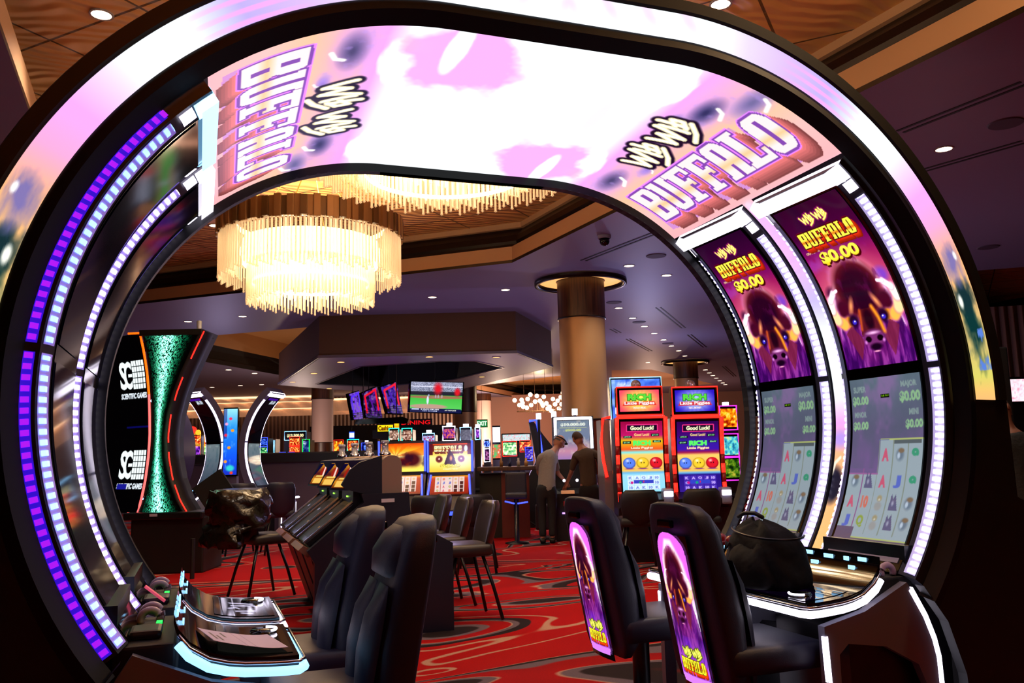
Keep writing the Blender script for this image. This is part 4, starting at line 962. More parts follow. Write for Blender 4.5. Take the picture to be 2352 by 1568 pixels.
# pewter end cap and dark end panels of the bank (the backs of the machines facing right)
t = thing('machine_bank_housing', 'curved pewter end housing of the middle machine bank over dark navy side panels', 'cabinet', (1.45, 8.4, 0))
rows = []
for k in range(13):
    a = pi*.5*k/12; rows.append((.03+.02, 0))
def cap_prof(x0, x1, z0, z1, r_):
    P = [(x0, z0), (x0, z1-r_)]+[(x0+r_-r_*cos(a), z1-r_+r_*sin(a)) for a in np.linspace(0, pi/2, 7)]+[(x1-r_+r_*sin(a), z1-r_+r_*cos(a)) for a in np.linspace(0, pi/2, 7)]+[(x1, z1-r_), (x1, z0)]
    return P
s = MB(); s.prism(cap_prof(.0, .17, 1.12, 1.475, .08), -1.16, 1.2); s.build('top_housing', SLV, t, 'auto')
s = MB(); s.prism([(-.30, 1.2), (-.34, 1.24), (-.27, 1.36), (-.19, 1.42), (-.0, 1.475), (-.0, 1.12)], -1.16, -1.115); s.build('side_cap', NAVY, t)
s = MB(); s.prism([(-.56, 0), (-.56, .62), (-.62, .72), (-.16, 1.09), (-.18, 1.16), (.22, 1.16), (.24, .92), (.60, .72), (.60, 0)], -1.20, -1.12); s.build('end_panel', NAVY, t)
s = MB(); s.prism([(.02, 0), (.02, 1.1), (.20, 1.14), (.22, .9), (.58, .72), (.57, .69), (.33, .68), (.33, 0)], -1.12, 1.2); s.build('rear_cabinet', NAVY, t)
s = MB(); s.box((.04, -1.205, 1.10), (.11, .006, .03)); o = s.build('number_plate', mat('white_plate', (.85, .85, .9), .5), t)
for k in range(4):
    px = (745, 782, 832, 862)[k]; p = atD(px, 1040, 9.2)
    q = thing('tower_light', 'clear cylindrical tower light standing on top of the machine bank', 'signal light', (1.40+.04*k, 7.45+.55*(3-k), 1.477), 0, 'tower lights on the middle bank')
    s = MB(); s.lathe([(.045, 0), (.045, .03), (.03, .035), (.03, .10), (.036, .105), (.036, .13), (.001, .13)], seg=16); s.build('clear_lens', mat('clear_acrylic', (.85, .85, .9), .15, trans=.6), q, True)
    s = MB(); s.lathe([(.05, .0), (.05, .02), (.001, .02)], seg=16); s.build('base', CHROME, q, True)
# backs of right side players' chairs
for i, (y, lab) in enumerate([(7.52, 'dark padded chair nearest of the three right of the middle bank'), (8.32, 'dark padded chair in the middle of the three right of the bank'), (9.12, 'dark padded chair farthest of the three right of the bank')]):
    low_chair('padded_chair', lab, (2.28, y+.1, 0), pi, 'padded chairs right of the middle bank', 1.04)
# chair draped with a dark shiny jacket
p = atZ(600, 1370, 0)
ch = low_chair('padded_chair', 'dark padded chair under the draped jacket', (p.x, p.y, 0), .4, None, .98)
s = MB(); rows = []
rs_ = random.Random(3)
for i in range(15):
    z = 1.14-.56*i/14; rows.append([((-.27 if z > .74 else -.46)+((.29 if z > .74 else .15)+.02*sin(i*.5)+.02*rs_.random())*cos(2*pi*k/26)*(1+.10*sin(k*3+i*.7)), (.34+.05*rs_.random()-.10*(i < 1)-.06*(i < 2))*sin(2*pi*k/26)*(1+.10*sin(k*5+i)), z+.03*sin(k*2.1+i)) for k in range(26)])
s.grid(rows, True, True)
o = s.build('jacket', mat('dark_shiny_fabric', (.12, .09, .06), .28, bump=(12, .9)), None, True); o.location = (p.x, p.y, 0); o.rotation_euler = (0, 0, .4); tag(o, 'dark glossy bunched jacket draped over a chair back', 'jacket')
#@@4
# ============================================================ FAR FLOOR: machines, signs, screens
def lbox(t, nm, c, d, m, bev=0, label=None, smooth=False):
    s = MB(); s.box(c, d, bev=bev); return s.build(nm, m, t, smooth, label=label)
def frame_tube(t, nm, pts, r, m, closed=True):
    s = MB(); s.tube(list(pts)+([pts[0]] if closed else []), r, 6, False); return s.build(nm, m, t, True)
def noise_art(W, H, A, cols, seed, sc=6, words=(), hot=None):
    c = Cv(W, H, A); n = fbm(c.x*sc, c.y*sc, seed, 3)*1.05; k = len(cols)
    c.c = np.stack([np.interp(n, np.linspace(.25, .8, k), [q[i] for q in cols]) for i in range(3)], -1)
    for w_, x, y, ww, hh, col in words: c.text(w_, x*A, y, ww*A, hh, col, 0, .05)
    return c
def slot(name, label, px, D, W, H, screens, cab=SATIN, edge=None, group=None, rz=0, deck=.72, beacon=True, dp=.5, y=1100, base=True):
    """upright machine facing the camera side; screens: (z0, z1, halfwidth, canvas, strength)"""
    p = atD(px, y, D); t = thing(name, label, 'slot machine', (p.x, p.y, 0), BACK+rz, group); hw = W/2
    zt = H
    if base:
        s = MB(); s.prism([(-.10, 0), (-.10, deck-.08), (-.30, deck-.02), (-.30, deck+.03), (0, deck+.10), (0, zt), (dp, zt), (dp, 0)], -hw, hw, 0); s.build('cabinet', cab, t)
        lbox(t, 'button_deck', (0, -.20, deck+.055), (W*.85, .16, .02), GLOSS, .005)
    else: lbox(t, 'cabinet', (0, dp/2, (zt+screens[0][0])/2), (W, dp, zt-screens[0][0]+.06), cab)
    for i, (z0, z1, h, c, es) in enumerate(screens):
        bz = lbox(t, 'bezel', (0, -.015, (z0+z1)/2), (2*h+min(.07, .06*W), .03, z1-z0+.07), GLOSS, .008)
        c.obj(rect_fn((-h, -.034, z0), (2*h, 0, 0), (0, 0, z1-z0)), 'screen', screen_mat(es, .2), bz)
        if edge: frame_tube(bz, 'lit_frame', [(-hw+.015, -.03, z0-.04), (hw-.015, -.03, z0-.04), (hw-.015, -.03, z1+.04), (-hw+.015, -.03, z1+.04)], .013, edge)
    if beacon: s = MB(); s.lathe([(.05, 0), (.05, .09), (.001, .09)], (0, .1, zt), 12); s.build('beacon', mat('beacon_glow', (1, 1, 1), .4, emit=(.95, .92, 1), es=2.2), t)
    return t
def zpx(px, py, D): return atD(px, py, D).z

# ---- piggy bank themed machines
def piggy(bg, glow, top):
    c = Cv(80, 50, 1.6, bg); A = 1.6; r_ = np.hypot(c.x-A/2, (c.y-.5)*1.3); c.mix(np.clip(1.35-r_*1.5, 0, 1)*.95, glow); a_ = np.arctan2(c.y-.5, c.x-A/2)
    c.mix((np.sin(a_*18) > 0)*np.clip(.8-r_, 0, 1)*.35, (1, 1, .8)); 
    c.poly([(A*.12, .45), (A*.88, .45), (A*.93, .28), (A*.07, .28)], (.85, .1, .12), .85)
    c.text('RICH', A/2, .66, .98, .34, (.05, .25, .05), 0, .09); c.text('RICH', A/2, .67, .94, .30, (.35, .85, .25), 0, .06); c.text('Little Piggies', A/2, .36, 1.22, .22, (.7, .1, .1), 0, .06); c.text('Little Piggies', A/2, .37, 1.20, .19, (1, .95, .95), 0, .035); c.text(top, A/2, .17, .5, .08, (1, .9, .9), 0, .04)
    return c
def piggy_main(k):
    red = k == 0; c = Cv(90, 160, .58); A = .58
    c.vgrad([(0, (.55, .85, .95) if red else (.2, .1, .55)), (.24, (.6, .85, .95) if red else (.15, .08, .5)), (.27, (.4, .7, .9)), (.3, (1, .75, .35)), (.52, (1, .8, .4)), (.56, (.5, .9, .9) if red else (.6, .1, .3)), (.6, (.95, .35, .15) if red else (.25, .1, .65)), (.72, (.9, .75, .1) if red else (.2, .12, .6)), (.8, (.75, .1, .4) if red else (.25, .05, .45)), (1, (.6, .05, .25) if red else (.2, .02, .3))])
    c.rect(A*.14, .86, A*.88, .95, (.1, .05, .15)); c.mix((abs(c.dline([(A*.14, .86), (A*.88, .86), (A*.88, .95), (A*.14, .95), (A*.14, .86)])) < .006)*1., (.9, .2, .5)); c.text('Good Luck!', A*.51, .905, A*.56, .06, (1, 1, .8), 0, .05)
    c.text('Good Luck!', A*.5, .81, A*.36, .038, (1, .9, .5), 0, .04)
    for x, y, q in ((.16, .78, '$15.00'), (.82, .80, '$7.50'), (.14, .70, '$5.00'), (.86, .71, '$2.50')): c.rect(A*(x-.1), y-.018, A*(x+.1), y+.018, (.08, .1, .12)); c.text(q, A*x, y, A*.15, .022, (.6, 1, .7), 0, .04)
    c.text('RICH', A*.5, .69, A*.42, .075, (.35, .95, .4), 0, .08); c.text('Little Piggies', A*.5, .615, A*.54, .05, (.7, .05, .1), 0, .07); c.text('Little Piggies', A*.5, .617, A*.53, .042, (1, .95, .8), 0, .04)
    for x, col in ((.18, (.35, .50, .95)), (.5, (.98, .80, .20)), (.82, (.88, .12, .18))):
        c.ell(A*x, .405, A*.16, .085, np.array(col)*.7, .1); c.ell(A*x, .41, A*.145, .078, col, .25); c.ell(A*(x-.04), .44, A*.06, .03, (1, 1, 1), .9, a=.7)
        for dx in (-.03, .03): c.ell(A*(x+dx), .41, A*.014, .012, (.05, .05, .1), .2)
        c.ell(A*x, .325, A*.15, .012, (.5, .2, .5), .5)
    cell = (.85, .93, 1) if red else (.28, .18, .68)
    for i in range(5):
        for j in range(3):
            x0 = A*(.12+.155*i); y0 = .03+.068*j; c.rect(x0, y0, x0+A*.145, y0+.062, cell)
            q = [['10', 'A', 'K', '10', 'K'], ['Q', '', '', '', '10'], ['K', 'A', 'Q', 'J', '10']][j][i]
            if q: c.text(q, x0+A*.072, y0+.03, A*.09, .04, (.45, .55, .85) if red else (.75, .65, 1), 0, .06)
    c.rect(A*.26, .115, A*.74, .165, (.2, .25, .75)); c.text('!', A*.5, .14, A*.02, .03, (1, .1, .1), 0, .1)
    for dx, col in ((.1, (.8, .1, .5)), (.3, (.1, .6, .5))): c.ell(A*(.12+dx), .13, A*.04, .022, col, .3)
    return c
for k, (xa, x0, x1, lab) in enumerate([(1477, 1417, 1537, 'red framed dual screen slot machine with pink top sign, left of its twin'), (1606, 1547, 1667, 'red framed dual screen slot machine with blue top sign, right of its twin')]):
    D = 11.5; p = atD(xa, 1100, D); m_ = D/FOC; t = thing('slot_machine', lab, 'slot machine', (p.x, p.y, 0), BACK, 'twin red framed machines')
    z = lambda y: zpx(xa, y, D); hw = 60*m_
    s = MB(); s.prism([(-.05, 0), (-.12, .70), (-.34, .76), (-.34, .83), (0, .93), (.03, z(958)), (.45, z(958)), (.45, 0)], -hw, hw, 0); s.build('cabinet', SATIN, t)
    lbox(t, 'top_box', (0, .12, (z(885)+z(952))/2), (107*m_, .2, z(885)-z(952)), GLOSS, .02)
    A_ = piggy((.98, .30, .40), (1, .98, .30), 'MEGA MILK') if k == 0 else piggy((.18, .10, .75), (.65, .75, 1), 'REAL MONEY')
    A_.obj(rect_fn((-46*m_, .012, z(943)), (92*m_, 0, 0), (0, 0, z(893)-z(943))), 'top_screen', screen_mat(1.15, .2), t)
    piggy_main(k).obj(lambda u, v, m_=m_, z=z: ((u-.5)*96*m_, -.05+.05*np.sin(v*pi)*1.0-.03, z(1128)+(z(967)-z(1128))*v), 'main_screen', screen_mat(1.15, .2), t)
    s = MB(); s.grid([[(x, -.02+.05*sin(v*pi)-.03, z(1132)+(z(962)-z(1132))*v) for x in (-50*m_, 50*m_)] for v in np.linspace(0, 1, 9)]); s.build('bezel', GLOSS, t)
    for sx in (-1, 1):
        for q in range(9):
            a, b_ = q/9, (q+1)/9; s = MB(); s.tube([(sx*56*m_, -.07+.05*sin(v*pi), z(1150)+(z(958)-z(1150))*v) for v in (a, (a+b_)/2, b_)], .028, 6)
            s.build('red_light_segment', RLED if q % 2 == k % 2 or q > 5 else mat('dim_red', (.3, .03, .03), .4, emit=(.5, .04, .02), es=.5), t, True)
    frame_tube(t, 'red_top_frame', [(-53*m_, 0, z(952)), (53*m_, 0, z(952)), (53*m_, 0, z(886)), (-53*m_, 0, z(886))], .012, RLED)
    frame_tube(t, 'red_crown', [(-56*m_, -.02, z(957)), (56*m_, -.02, z(957))], .02, RLED, False)
    lbox(t, 'ticket_light', (46*m_, -.37, .90), (.12, .04, .07), WLED, .01); lbox(t, 'side_console', (47*m_, -.25, .86), (.14, .2, .22), GREYP, .03)
    s = MB(); s.ball((-.02, .15, z(884)+.03), .07); s.build('glitter_dome', mat('clear_acrylic'), t, True)
    p = atD((1463, 1603)[k], 1125, 10.4); q = low_chair('padded_chair', ['black square-backed chair at the left red framed machine', 'black square-backed chair at the right red framed machine'][k], (p.x, p.y, 0), BACK+pi/2, 'chairs at the red framed machines', zpx(1460, 1123, 10.4), mat('matt_black_vinyl', (.05, .04, .05), .6))
# side of another red lit machine left of the pair
p = atD(1428, 1100, 11.9); t = thing('slot_machine', 'red outlined machine seen edge-on just left of the twin red machines', 'slot machine', (p.x-.24, p.y-.0, 0), BACK+.15)
s = MB(); s.prism([(-.16, 0), (-.14, 1.2), (-.03, 1.90), (.2, 1.90), (.2, 0)], -.06, .06, 0); s.build('cabinet', mat('silver_grey', (.45, .42, .45), .35, .4), t)
frame_tube(t, 'red_edge', [(-.03, -.17, 1.12), (-.07, -.16, 1.35), (-.08, -.12, 1.6), (-.03, -.06, 1.92), (.08, -.05, 1.94)], .022, RLED, False)

# ---- the tower with two stacked displays
D = 11.6; p = atD(395, 1100, D); m_ = D/FOC; t = thing('slot_machine_tower', 'very tall hourglass machine tower with glittering green panel and white company logos', 'slot machine', (p.x, p.y, 0), BACK)
Z = lambda y: zpx(395, y, D); X = lambda x: (x-395)*m_
yv = [752, 800, 850, 900, 950, 1000, 1050, 1100, 1150, 1178]; xl = [314, 326, 335, 341, 344, 346, 344, 339, 330, 322]; xr = [462, 440, 418, 400, 388, 383, 386, 396, 415, 432]
c = Cv(64, 200, 1.0, (0, .02, .02)); n = np.random.RandomState(3).rand(200, 64); u_ = c.x; core = np.exp(-((u_-.42)/.2)**2); fade = np.clip(1-np.abs(u_-.45)/.55, 0, 1)
c.add((n > .6)*fade*.9, (.08, .85, .5)); c.add(core*.22, (.2, .8, .5)); c.add((n > .55)*core*1.0, (.85, 1, 1)); c.add((n > .8)*fade*(c.y < .3)*.6, (.1, .5, .5)); c.c *= np.clip((.99-u_)*6, 0, 1)[..., None]
def fg(u, v):
    yp = 1178-(1178-760)*v; L = np.interp(yp, yv, xl)+6; Rr = np.interp(yp, yv, xr)-10
    return (L+(Rr-L)*u-395)*m_, -.02+0*u, np.interp(yp, yv, [Z(q) for q in yv])
c.obj(fg, 'green_glitter_panel', screen_mat(1.25, .3), t)
s = MB(); s.prism([(X(x), Z(y)) for x, y in zip(xl, yv)]+[(X(x), Z(y)) for x, y in list(zip(xr, yv))[::-1]], 0, .55); s.build('body', BLK, t)
# left display sheet, concave, running back to the left
def fs(u, v):
    yp = 1176-(1176-756)*v; x = (np.interp(yp, yv, xl)-395)*m_; w_ = .85; return x-.05-w_*(1-u), .02+.55*(1-u), np.interp(yp, yv, [Z(q) for q in yv])
c = Cv(150, 400, .34, (.02, .02, .03)); A = .34
def sg(y0, cut=False):
    c.text('S', A*.475, y0, A*.17, .16, (.95, 1, 1), 0, .03); c.text('C', A*.585, y0, A*.18, .16, (.95, 1, 1), 0, .03); c.rect(A*.59, y0-.010, A*.675, y0+.008, (.95, 1, 1))
    for i in range(5):
        for j in range(5): c.poly([(A*(.685+.057*j), y0-.080+.033*i), (A*(.733+.057*j), y0-.080+.033*i), (A*(.733+.057*j), y0-.052+.033*i), (A*(.685+.057*j), y0-.052+.033*i)], (.95, 1, 1))
    c.text('SCIENTIFIC GAMES', A*.68, y0-.118, A*.58, .032, (.92, .96, 1), 0, .05)
sg(.77); sg(.265); c.rect(A*.40, .128, A*.62, .158, (.12, .12, .55)); c.mix((abs(c.y-.475) < .006)*(c.x > A*.5)*.5, (.1, .1, .6)); c.mix((abs(c.y-.5) < .003)*1., (.005, .005, .01))
c.obj(fs, 'logo_display', screen_mat(1.1, .25), t, label='tall dark display with two white logos')
L = [(float(fs(1, v)[0])+.02, -.0, float(fs(1, v)[2])) for v in np.linspace(0, 1, 24)]
frame_tube(t, 'orange_light_edge', [(L[-1][0]-.17, .02, L[-1][2])]+L[::-1][:9], .016, mat('orange_led', (1, .5, .1), .4, emit=(1, .36, .06), es=1.8), False)
frame_tube(t, 'rose_light_edge', L[::-1][8:]+[(L[0][0]-.14, .02, L[0][2])], .016, mat('rose_led', (1, .5, .5), .4, emit=(1, .36, .36), es=1.8), False)
Rr = [(X(np.interp(y, yv, xr))-.01, -.01, Z(y)) for y in np.linspace(756, 1178, 40)]
s = MB(); s.grid([[(a+dx, b_+dy, z_) for dx, dy in ((-.03, -.03), (.035, -.02), (.05, .3))] for a, b_, z_ in Rr]); s.build('right_rim', mat('bronze_rim', (.10, .07, .07), .4, .3), t, True)
for a, b_ in ((0, 6), (10, 15), (18, 24), (26, 32), (33, 39)): frame_tube(t, 'red_rim_light', [(x+.03, y-.03, z_) for x, y, z_ in Rr[a:b_+1]], .009, RLED, False)
lbox(t, 'cap', (X(385), .2, Z(757)), (.86, .5, .08), BLK); lbox(t, 'base_cabinet', (X(392), .30, .37), (.98, .75, .74), BLK, .02); lbox(t, 'base_shelf', (X(385), .1, .76), (1.05, .5, .10), SATIN, .02)
lbox(t, 'base_plate', (X(366), -.16, .775), (.10, .01, .035), mat('pale_plastic', (.72, .62, .72), .4))
s = MB(); s.lathe([(.035, 0), (.035, .14), (.001, .15)], (X(443), .1, Z(757)+.03), 12); s.build('beacon', mat('clear_acrylic'), t, True); lamp('tower_glow', 'POINT', atD(380, 1000, 10.9), 6, (.3, 1, .6), size=.3)

# ---- far pair of curved machines back to back with an aquarium sign
def fade_art(seed):
    c = Cv(30, 60, .56); c.vgrad([(0, (.15, .15, .2)), (.3, (.28, .32, .38)), (.8, (.40, .46, .50)), (1, (.45, .50, .52))]); n = fbm(c.x*9, c.y*9, seed); c.mix(np.clip((n-.5)*4, 0, 1)*.4, (.15, .3, .35)); c.text('SUPER', .12, .95, .13, .04, (.55, .62, .62)); c.text('MAJOR', .44, .95, .13, .04, (.55, .62, .62)); return c
up_ = Cv(30, 60, .56, (.02, .02, .04)); up_.text('$0.00', .35, .86, .26, .10, (.85, .9, .95), 0, .06); up_.rect(.02, .93, .5, .98, (.25, .05, .6))
pl = atD(528, 1100, 16.3)
arc_machine('slot_machine', 'far curved machine left of the aquarium sign, lit edge bowing right', (pl.x-.30, pl.y, 0), .5, 'far', (up_, 1), (fade_art(4), 1), 'far curved machines back to back')
arc_machine('slot_machine', 'far curved machine right of the aquarium sign, lit edge bowing left', (pl.x+.42, pl.y-.05, 0), pi-.5, 'far', (up_, 1), (fade_art(5), 1), 'far curved machines back to back')
pl2 = atD(425, 1100, 17.0); arc_machine('slot_machine', 'partly hidden far curved machine whose blue lit tip shows beside the green tower', (pl2.x-.1, pl2.y+.4, 0), -.5, 'far', (up_, 1), (fade_art(6), 1), 'far curved machines back to back', CLED, 'blue')
D = 15.2; p = atD(530, 1100, D); t = thing('aquarium_sign', 'upright blue sea screen with little orange fish between the far curved machines', 'sign', (p.x, p.y, 0), BACK)
c = Cv(36, 150, .2); c.vgrad([(0, (.12, .2, .75)), (.3, (.1, .35, .95)), (.7, (.15, .55, 1)), (1, (.6, .9, 1))]); n = fbm(c.x*30, c.y*14, 2); c.mix(np.clip((n-.5)*4, 0, 1)*.4, (.5, .8, 1)); c.mix((c.x < .05)*(c.y > .55)*.5, (.1, .05, .35))
for x, y, col in ((.10, .85, (.95, .2, .35)), (.04, .77, (.9, .6, .8)), (.13, .67, (1, .6, .1)), (.03, .60, (.9, .2, .3)), (.08, .41, (1, .6, .1)), (.03, .2, (1, .6, .2)), (.12, .03, (.9, .25, .2))): c.ell(x, y, .03, .028, col, .4)
c.ell(.1, .1, .08, .06, (.2, .8, .8), .5)
z0, z1 = zpx(530, 1090, D), zpx(530, 938, D); c.obj(rect_fn((-.12, -.06, z0), (.24, 0, 0), (0, 0, z1-z0)), 'screen', screen_mat(1.2, .2), t); lbox(t, 'frame', (0, -.02, (z0+z1)/2), (.26, .07, z1-z0+.05), GLOSS)
s = MB(); s.prism([(-.20, 0), (-.12, .5), (-.10, z0+.05), (.10, z0+.05), (.12, .5), (.20, 0)], -.0, .12, 1); s.build('stand', mat('lilac_shell', (.35, .32, .42), .35), t)
frame_tube(t, 'floor_light', [(-.13, -.04, .95), (-.15, -.04, .7), (-.18, -.04, .4), (-.22, -.04, .05)], .022, WLED, False); frame_tube(t, 'floor_light', [(.13, -.04, .95), (.15, -.04, .7)], .022, WLED, False)
for px, py, lab in ((552, 1170, 'dark chair back seen just below the aquarium sign'), (640, 1180, 'dark rounded chair in front of the right far curved machine')):
    p = atD(px, py, 13.6); low_chair('padded_chair', lab, (p.x, p.y, 0), BACK+pi/2+.4, 'dark chairs by the far curved machines', 1.12, VIN)

# ---- wide screen bison machines behind the middle bank
def gold_art(k):
    c = Cv(90, 60, 1.45); A = 1.45; c.vgrad([(0, (.98, .75, .2)), (.25, (1, .9, .45)), (.5, (1, .95, .6)), (.75, (1, .7, .15)), (1, (.85, .25, .05))]); n = fbm(c.x*4, c.y*4, k)
    if k == 0:
        a_ = np.arctan2(c.y-.55, c.x-.5); c.mix((np.sin(a_*9) > .2)*(c.y > .4)*.5, (1, .35, .05)); c.ell(1.05, .42, .42, .34, (.30, .08, .10), .5); c.ell(.75, .32, .3, .22, (.45, .12, .08), .5); c.mix(np.clip((n-.5)*6, 0, 1)*(np.hypot(c.x-1, c.y-.4) < .5)*.6, (.12, .03, .15)); c.poly([(0, .6), (.4, .5), (.5, .45), (.0, .48)], (.35, .15, .2)); c.vgrad if 0 else None; c.mix(np.clip((.22-c.y)*6+(n-.5), 0, 1), (1, .95, .4)); c.ell(.62, .42, .03, .05, (1, 1, 1), .4)
    else:
        c.mix(((c.x < .12) | (c.x > A-.12))*(c.y > .6)*.9, (.3, .02, .1)); c.rect(.12, .72, A-.12, .95, (.45, .15, .05)); logo(c, A*.45, .82, A*.68, .20, 0, (1, .95, .7), (.8, .5, .15), (.3, .12, .05), (.4, .15, .05)); c.ell(A*.88, .82, .07, .13, (.85, .95, 1), .3)
        for x in (.34, A-.34): c.ell(x, .45, .14, .14, (.42, .14, .12), .3); c.ell(x, .46, .04, .04, (.95, .8, .75), .4)
        c.poly([(A*.5-.22, .25), (A*.5-.1, .6), (A*.5, .78), (A*.5+.12, .6), (A*.5+.22, .25)], (.22, .10, .12)); c.ell(A*.5+.03, .48, .06, .12, (.9, .6, .4), .6)
        c.text('GOLD', A*.5, .22, .70, .12, (.2, .1, .02), 0, .08); c.text('GOLD', A*.5, .225, .68, .10, (1, .95, .3), 0, .05); c.text('COLLECTION', A*.5, .10, .5, .045, (1, .95, .8), 0, .04)
    return c
def reels(k):
    c = Cv(80, 46, 1.6); A = 1.6; c.vgrad([(0, (.35, .02, .02)), (.1, (.6, .1, .05)), (.85, (.75, .2, .1)), (1, (.95, .6, .1))])
    for i in range(5):
        x0 = A*(.12+.155*i); c.rect(x0, .14, x0+A*.145, .95, (.92, .82, .80))
        for j, q in enumerate((['Q', 'J', '10', 'Q'], ['10', 'J', 'A', 'A'], ['9', 'J', 'Q', '10'], ['', '', 'b', 'b'], ['', 'q', 'b', 'b'])[i]):
            y = .82-.2*j
            if q in SYM: c.text(q, x0+A*.072, y, .09, .13, SYM[q], 0, .07)
            elif q: c.rect(x0+.04, y-.1, x0+.18, y+.09, (.25, .06, .12))
            else: c.ell(x0+A*.07, y, .07, .08, (.85, .7, .5), .5)
    return c
for k, (px, x0, x1, lab) in enumerate([(925, 873, 981, 'wide screen slot machine showing a charging herd, left of the golden one'), (1035, 986, 1090, 'wide screen slot machine with golden bison title screen')]):
    D = 11.8; p = atD(px, 1100, D); m_ = D/FOC; t = thing('slot_machine', lab, 'slot machine', (p.x, p.y, 0), BACK-.02, 'pair of wide screen bison machines'); z = lambda y: zpx(px, y, D); w_ = (x1-x0)*m_
    s = MB(); s.prism([(-.05, 0), (-.10, .62), (-.34, .68), (-.34, .74), (-.24, z(1137)), (-.02, z(1090)), (.0, z(1012)), (.38, z(1012)), (.38, 0)], -w_/2, w_/2, 0); s.build('cabinet', mat('brown_black_plastic', (.12, .09, .08), .4), t)
    gold_art(k).obj(rect_fn((-w_*.46, -.04, z(1083)), (w_*.92, 0, 0), (0, .03, z(1018)-z(1083))), 'top_screen', screen_mat(1.2, .2), t)
    reels(k).obj(rect_fn((-w_*.42, -.265, z(1133)), (w_*.84, 0, 0), (0, .19, z(1092)-z(1133))), 'reel_screen', screen_mat(1.05, .2), t)
    for sx in (-1, 1): frame_tube(t, 'blue_side_light', [(sx*w_*.49, -.06, z(1012)), (sx*w_*.49, -.05, z(1083))], .014, BLED, False); frame_tube(t, 'blue_reel_light', [(sx*w_*.42, -.07, z(1090)), (sx*w_*.46, -.28, z(1135))], .014, BLED, False)
    lbox(t, 'blue_ticket_light', (.02, -.35, .70), (.20, .02, .05), BLED)
p = atD(962, 1160, 10.9); low_chair('padded_chair', 'dark wide chair back below the golden title screen machine', (p.x+.15, p.y, 0), BACK+pi/2, 'chairs at the wide screen machines', .98, mat('matt_black_vinyl'))
p = atD(1095, 1160, 10.9); low_chair('padded_chair', 'dark wide chair back right of the golden title screen machine', (p.x, p.y, 0), BACK+pi/2, 'chairs at the wide screen machines', .98, mat('matt_black_vinyl'))

# ---- assorted distant machines: px centre, D, W, H(px top), screens in px rows
R3 = [(.5, .05, .05), (.95, .2, .1), (1, .8, .3), (1, 1, .9)]; B3 = [(.05, .05, .3), (.15, .3, .9), (.5, .7, 1), (1, 1, 1)]; G3 = [(.05, .2, .15), (.2, .7, .4), (.8, 1, .6), (1, 1, 1)]; O3 = [(.6, .1, .02), (1, .5, .05), (1, .85, .2), (1, 1, .8)]; V3 = [(.15, .03, .3), (.5, .15, .8), (.9, .5, .9), (1, .9, 1)]
def far(label, x0, x1, rows, D, cols, edge=None, grp=None, cab=SATIN, base=True, words=(), beacon=False, es=1.1, name='slot_machine'):
    m_ = D/FOC; px = (x0+x1)/2; sc = []
    for i, (ya, yb) in enumerate(rows):
        A = (x1-x0)/(yb-ya); H = 26; sc.append((zpx(px, yb, D), zpx(px, ya, D), (x1-x0)*m_*.46, noise_art(max(8, int(H*A)), H, A, cols[i % len(cols)], int(x0+ya) % 97, 7, words[i] if i < len(words) else ()), es))
    sc.sort(key=lambda q: q[0])
    return slot(name, label, px, D, (x1-x0)*m_, zpx(px, rows[0][0]-2, D), sc, cab, edge, grp, base=base, beacon=beacon)
GD = 'distant gold lit machines behind the green tower'
far('distant red and gold machine, leftmost beside the green tower', 400, 426, [(1000, 1020), (1024, 1052)], 22, [R3, G3], mat('gold_led', (1, .7, .2), .4, emit=(1, .6, .15), es=2), GD)
far('distant red and gold machine with purple reels, second from the green tower', 433, 461, [(1000, 1020), (1024, 1052)], 22, [R3, V3], mat('gold_led'), GD)
far('distant red and gold machine half hidden by the left far curved machine', 467, 490, [(1002, 1020), (1024, 1052)], 22, [R3, G3], mat('gold_led'), GD)
p = atD(432, 995, 22); t = thing('sign_topper', 'glowing gold coin sculpture above the distant gold machines', 'sign', (p.x, p.y, zpx(432, 997, 22)), BACK)
for i, (dx, dz, r_) in enumerate([(-.25, .02, .07), (-.12, .08, .09), (.0, .05, .07), (.12, .10, .10), (.26, .04, .07)]): s = MB(); s.ball((dx, 0, dz), r_, 10); s.build('coin_globe', mat('gold_led') if i != 3 else RLED, t, True)
far('small purple framed machine right of the far curved machines', 591, 615, [(1008, 1022), (1028, 1051)], 24, [B3, G3], BLED)
far('slim machine with pale blue screen by the wall', 618, 632, [(1010, 1040)], 26, [[(.3, .6, .7), (.5, .8, .9), (.7, .9, 1)]], None)
far('red machine stack with dollar sign above, left of the slim column', 664, 689, [(1006, 1022), (1026, 1038), (1041, 1052)], 24, [R3, R3, R3], RLED)
far('blue framed low screen left of the red machine stack', 641, 657, [(1042, 1053)], 22, [V3], BLED, base=True)
far('blue framed low screen in front of the red machine stack', 661, 678, [(1042, 1053)], 21.5, [R3], BLED, base=True)
c_ = far('dark progressive display reading a dollar amount above red machines', 652, 704, [(993, 1007)], 25.6, [[(.02, .02, .04), (.05, .05, .08)]], CLED, base=True, words=[[('$13,500.00', .5, .5, .8, .6, (1, .95, .7))]], name='jackpot_display'); c_['category'] = 'display'
far('machine with scattered white lights beside the slim column', 694, 712, [(1012, 1052)], 23, [[(.02, .05, .2), (.1, .2, .5), (1, 1, 1)]], mat('green_led'), None)
far('round wheel machine glowing red and green right of the slim column', 766, 790, [(1013, 1035)], 26, [O3], RLED, None)
far('teal framed machine above the bank, second from the slim column', 797, 826, [(1012, 1034)], 25, [R3], mat('teal_led', (.2, 1, .9), .4, emit=(.15, .9, .8), es=1.8), None)
far('blue framed machine above the bank with white beacons', 830, 852, [(1020, 1050)], 24, [B3], BLED, None, beacon=True)
TL = mat('teal_led'); TG = 'pair of teal framed slanted machines'
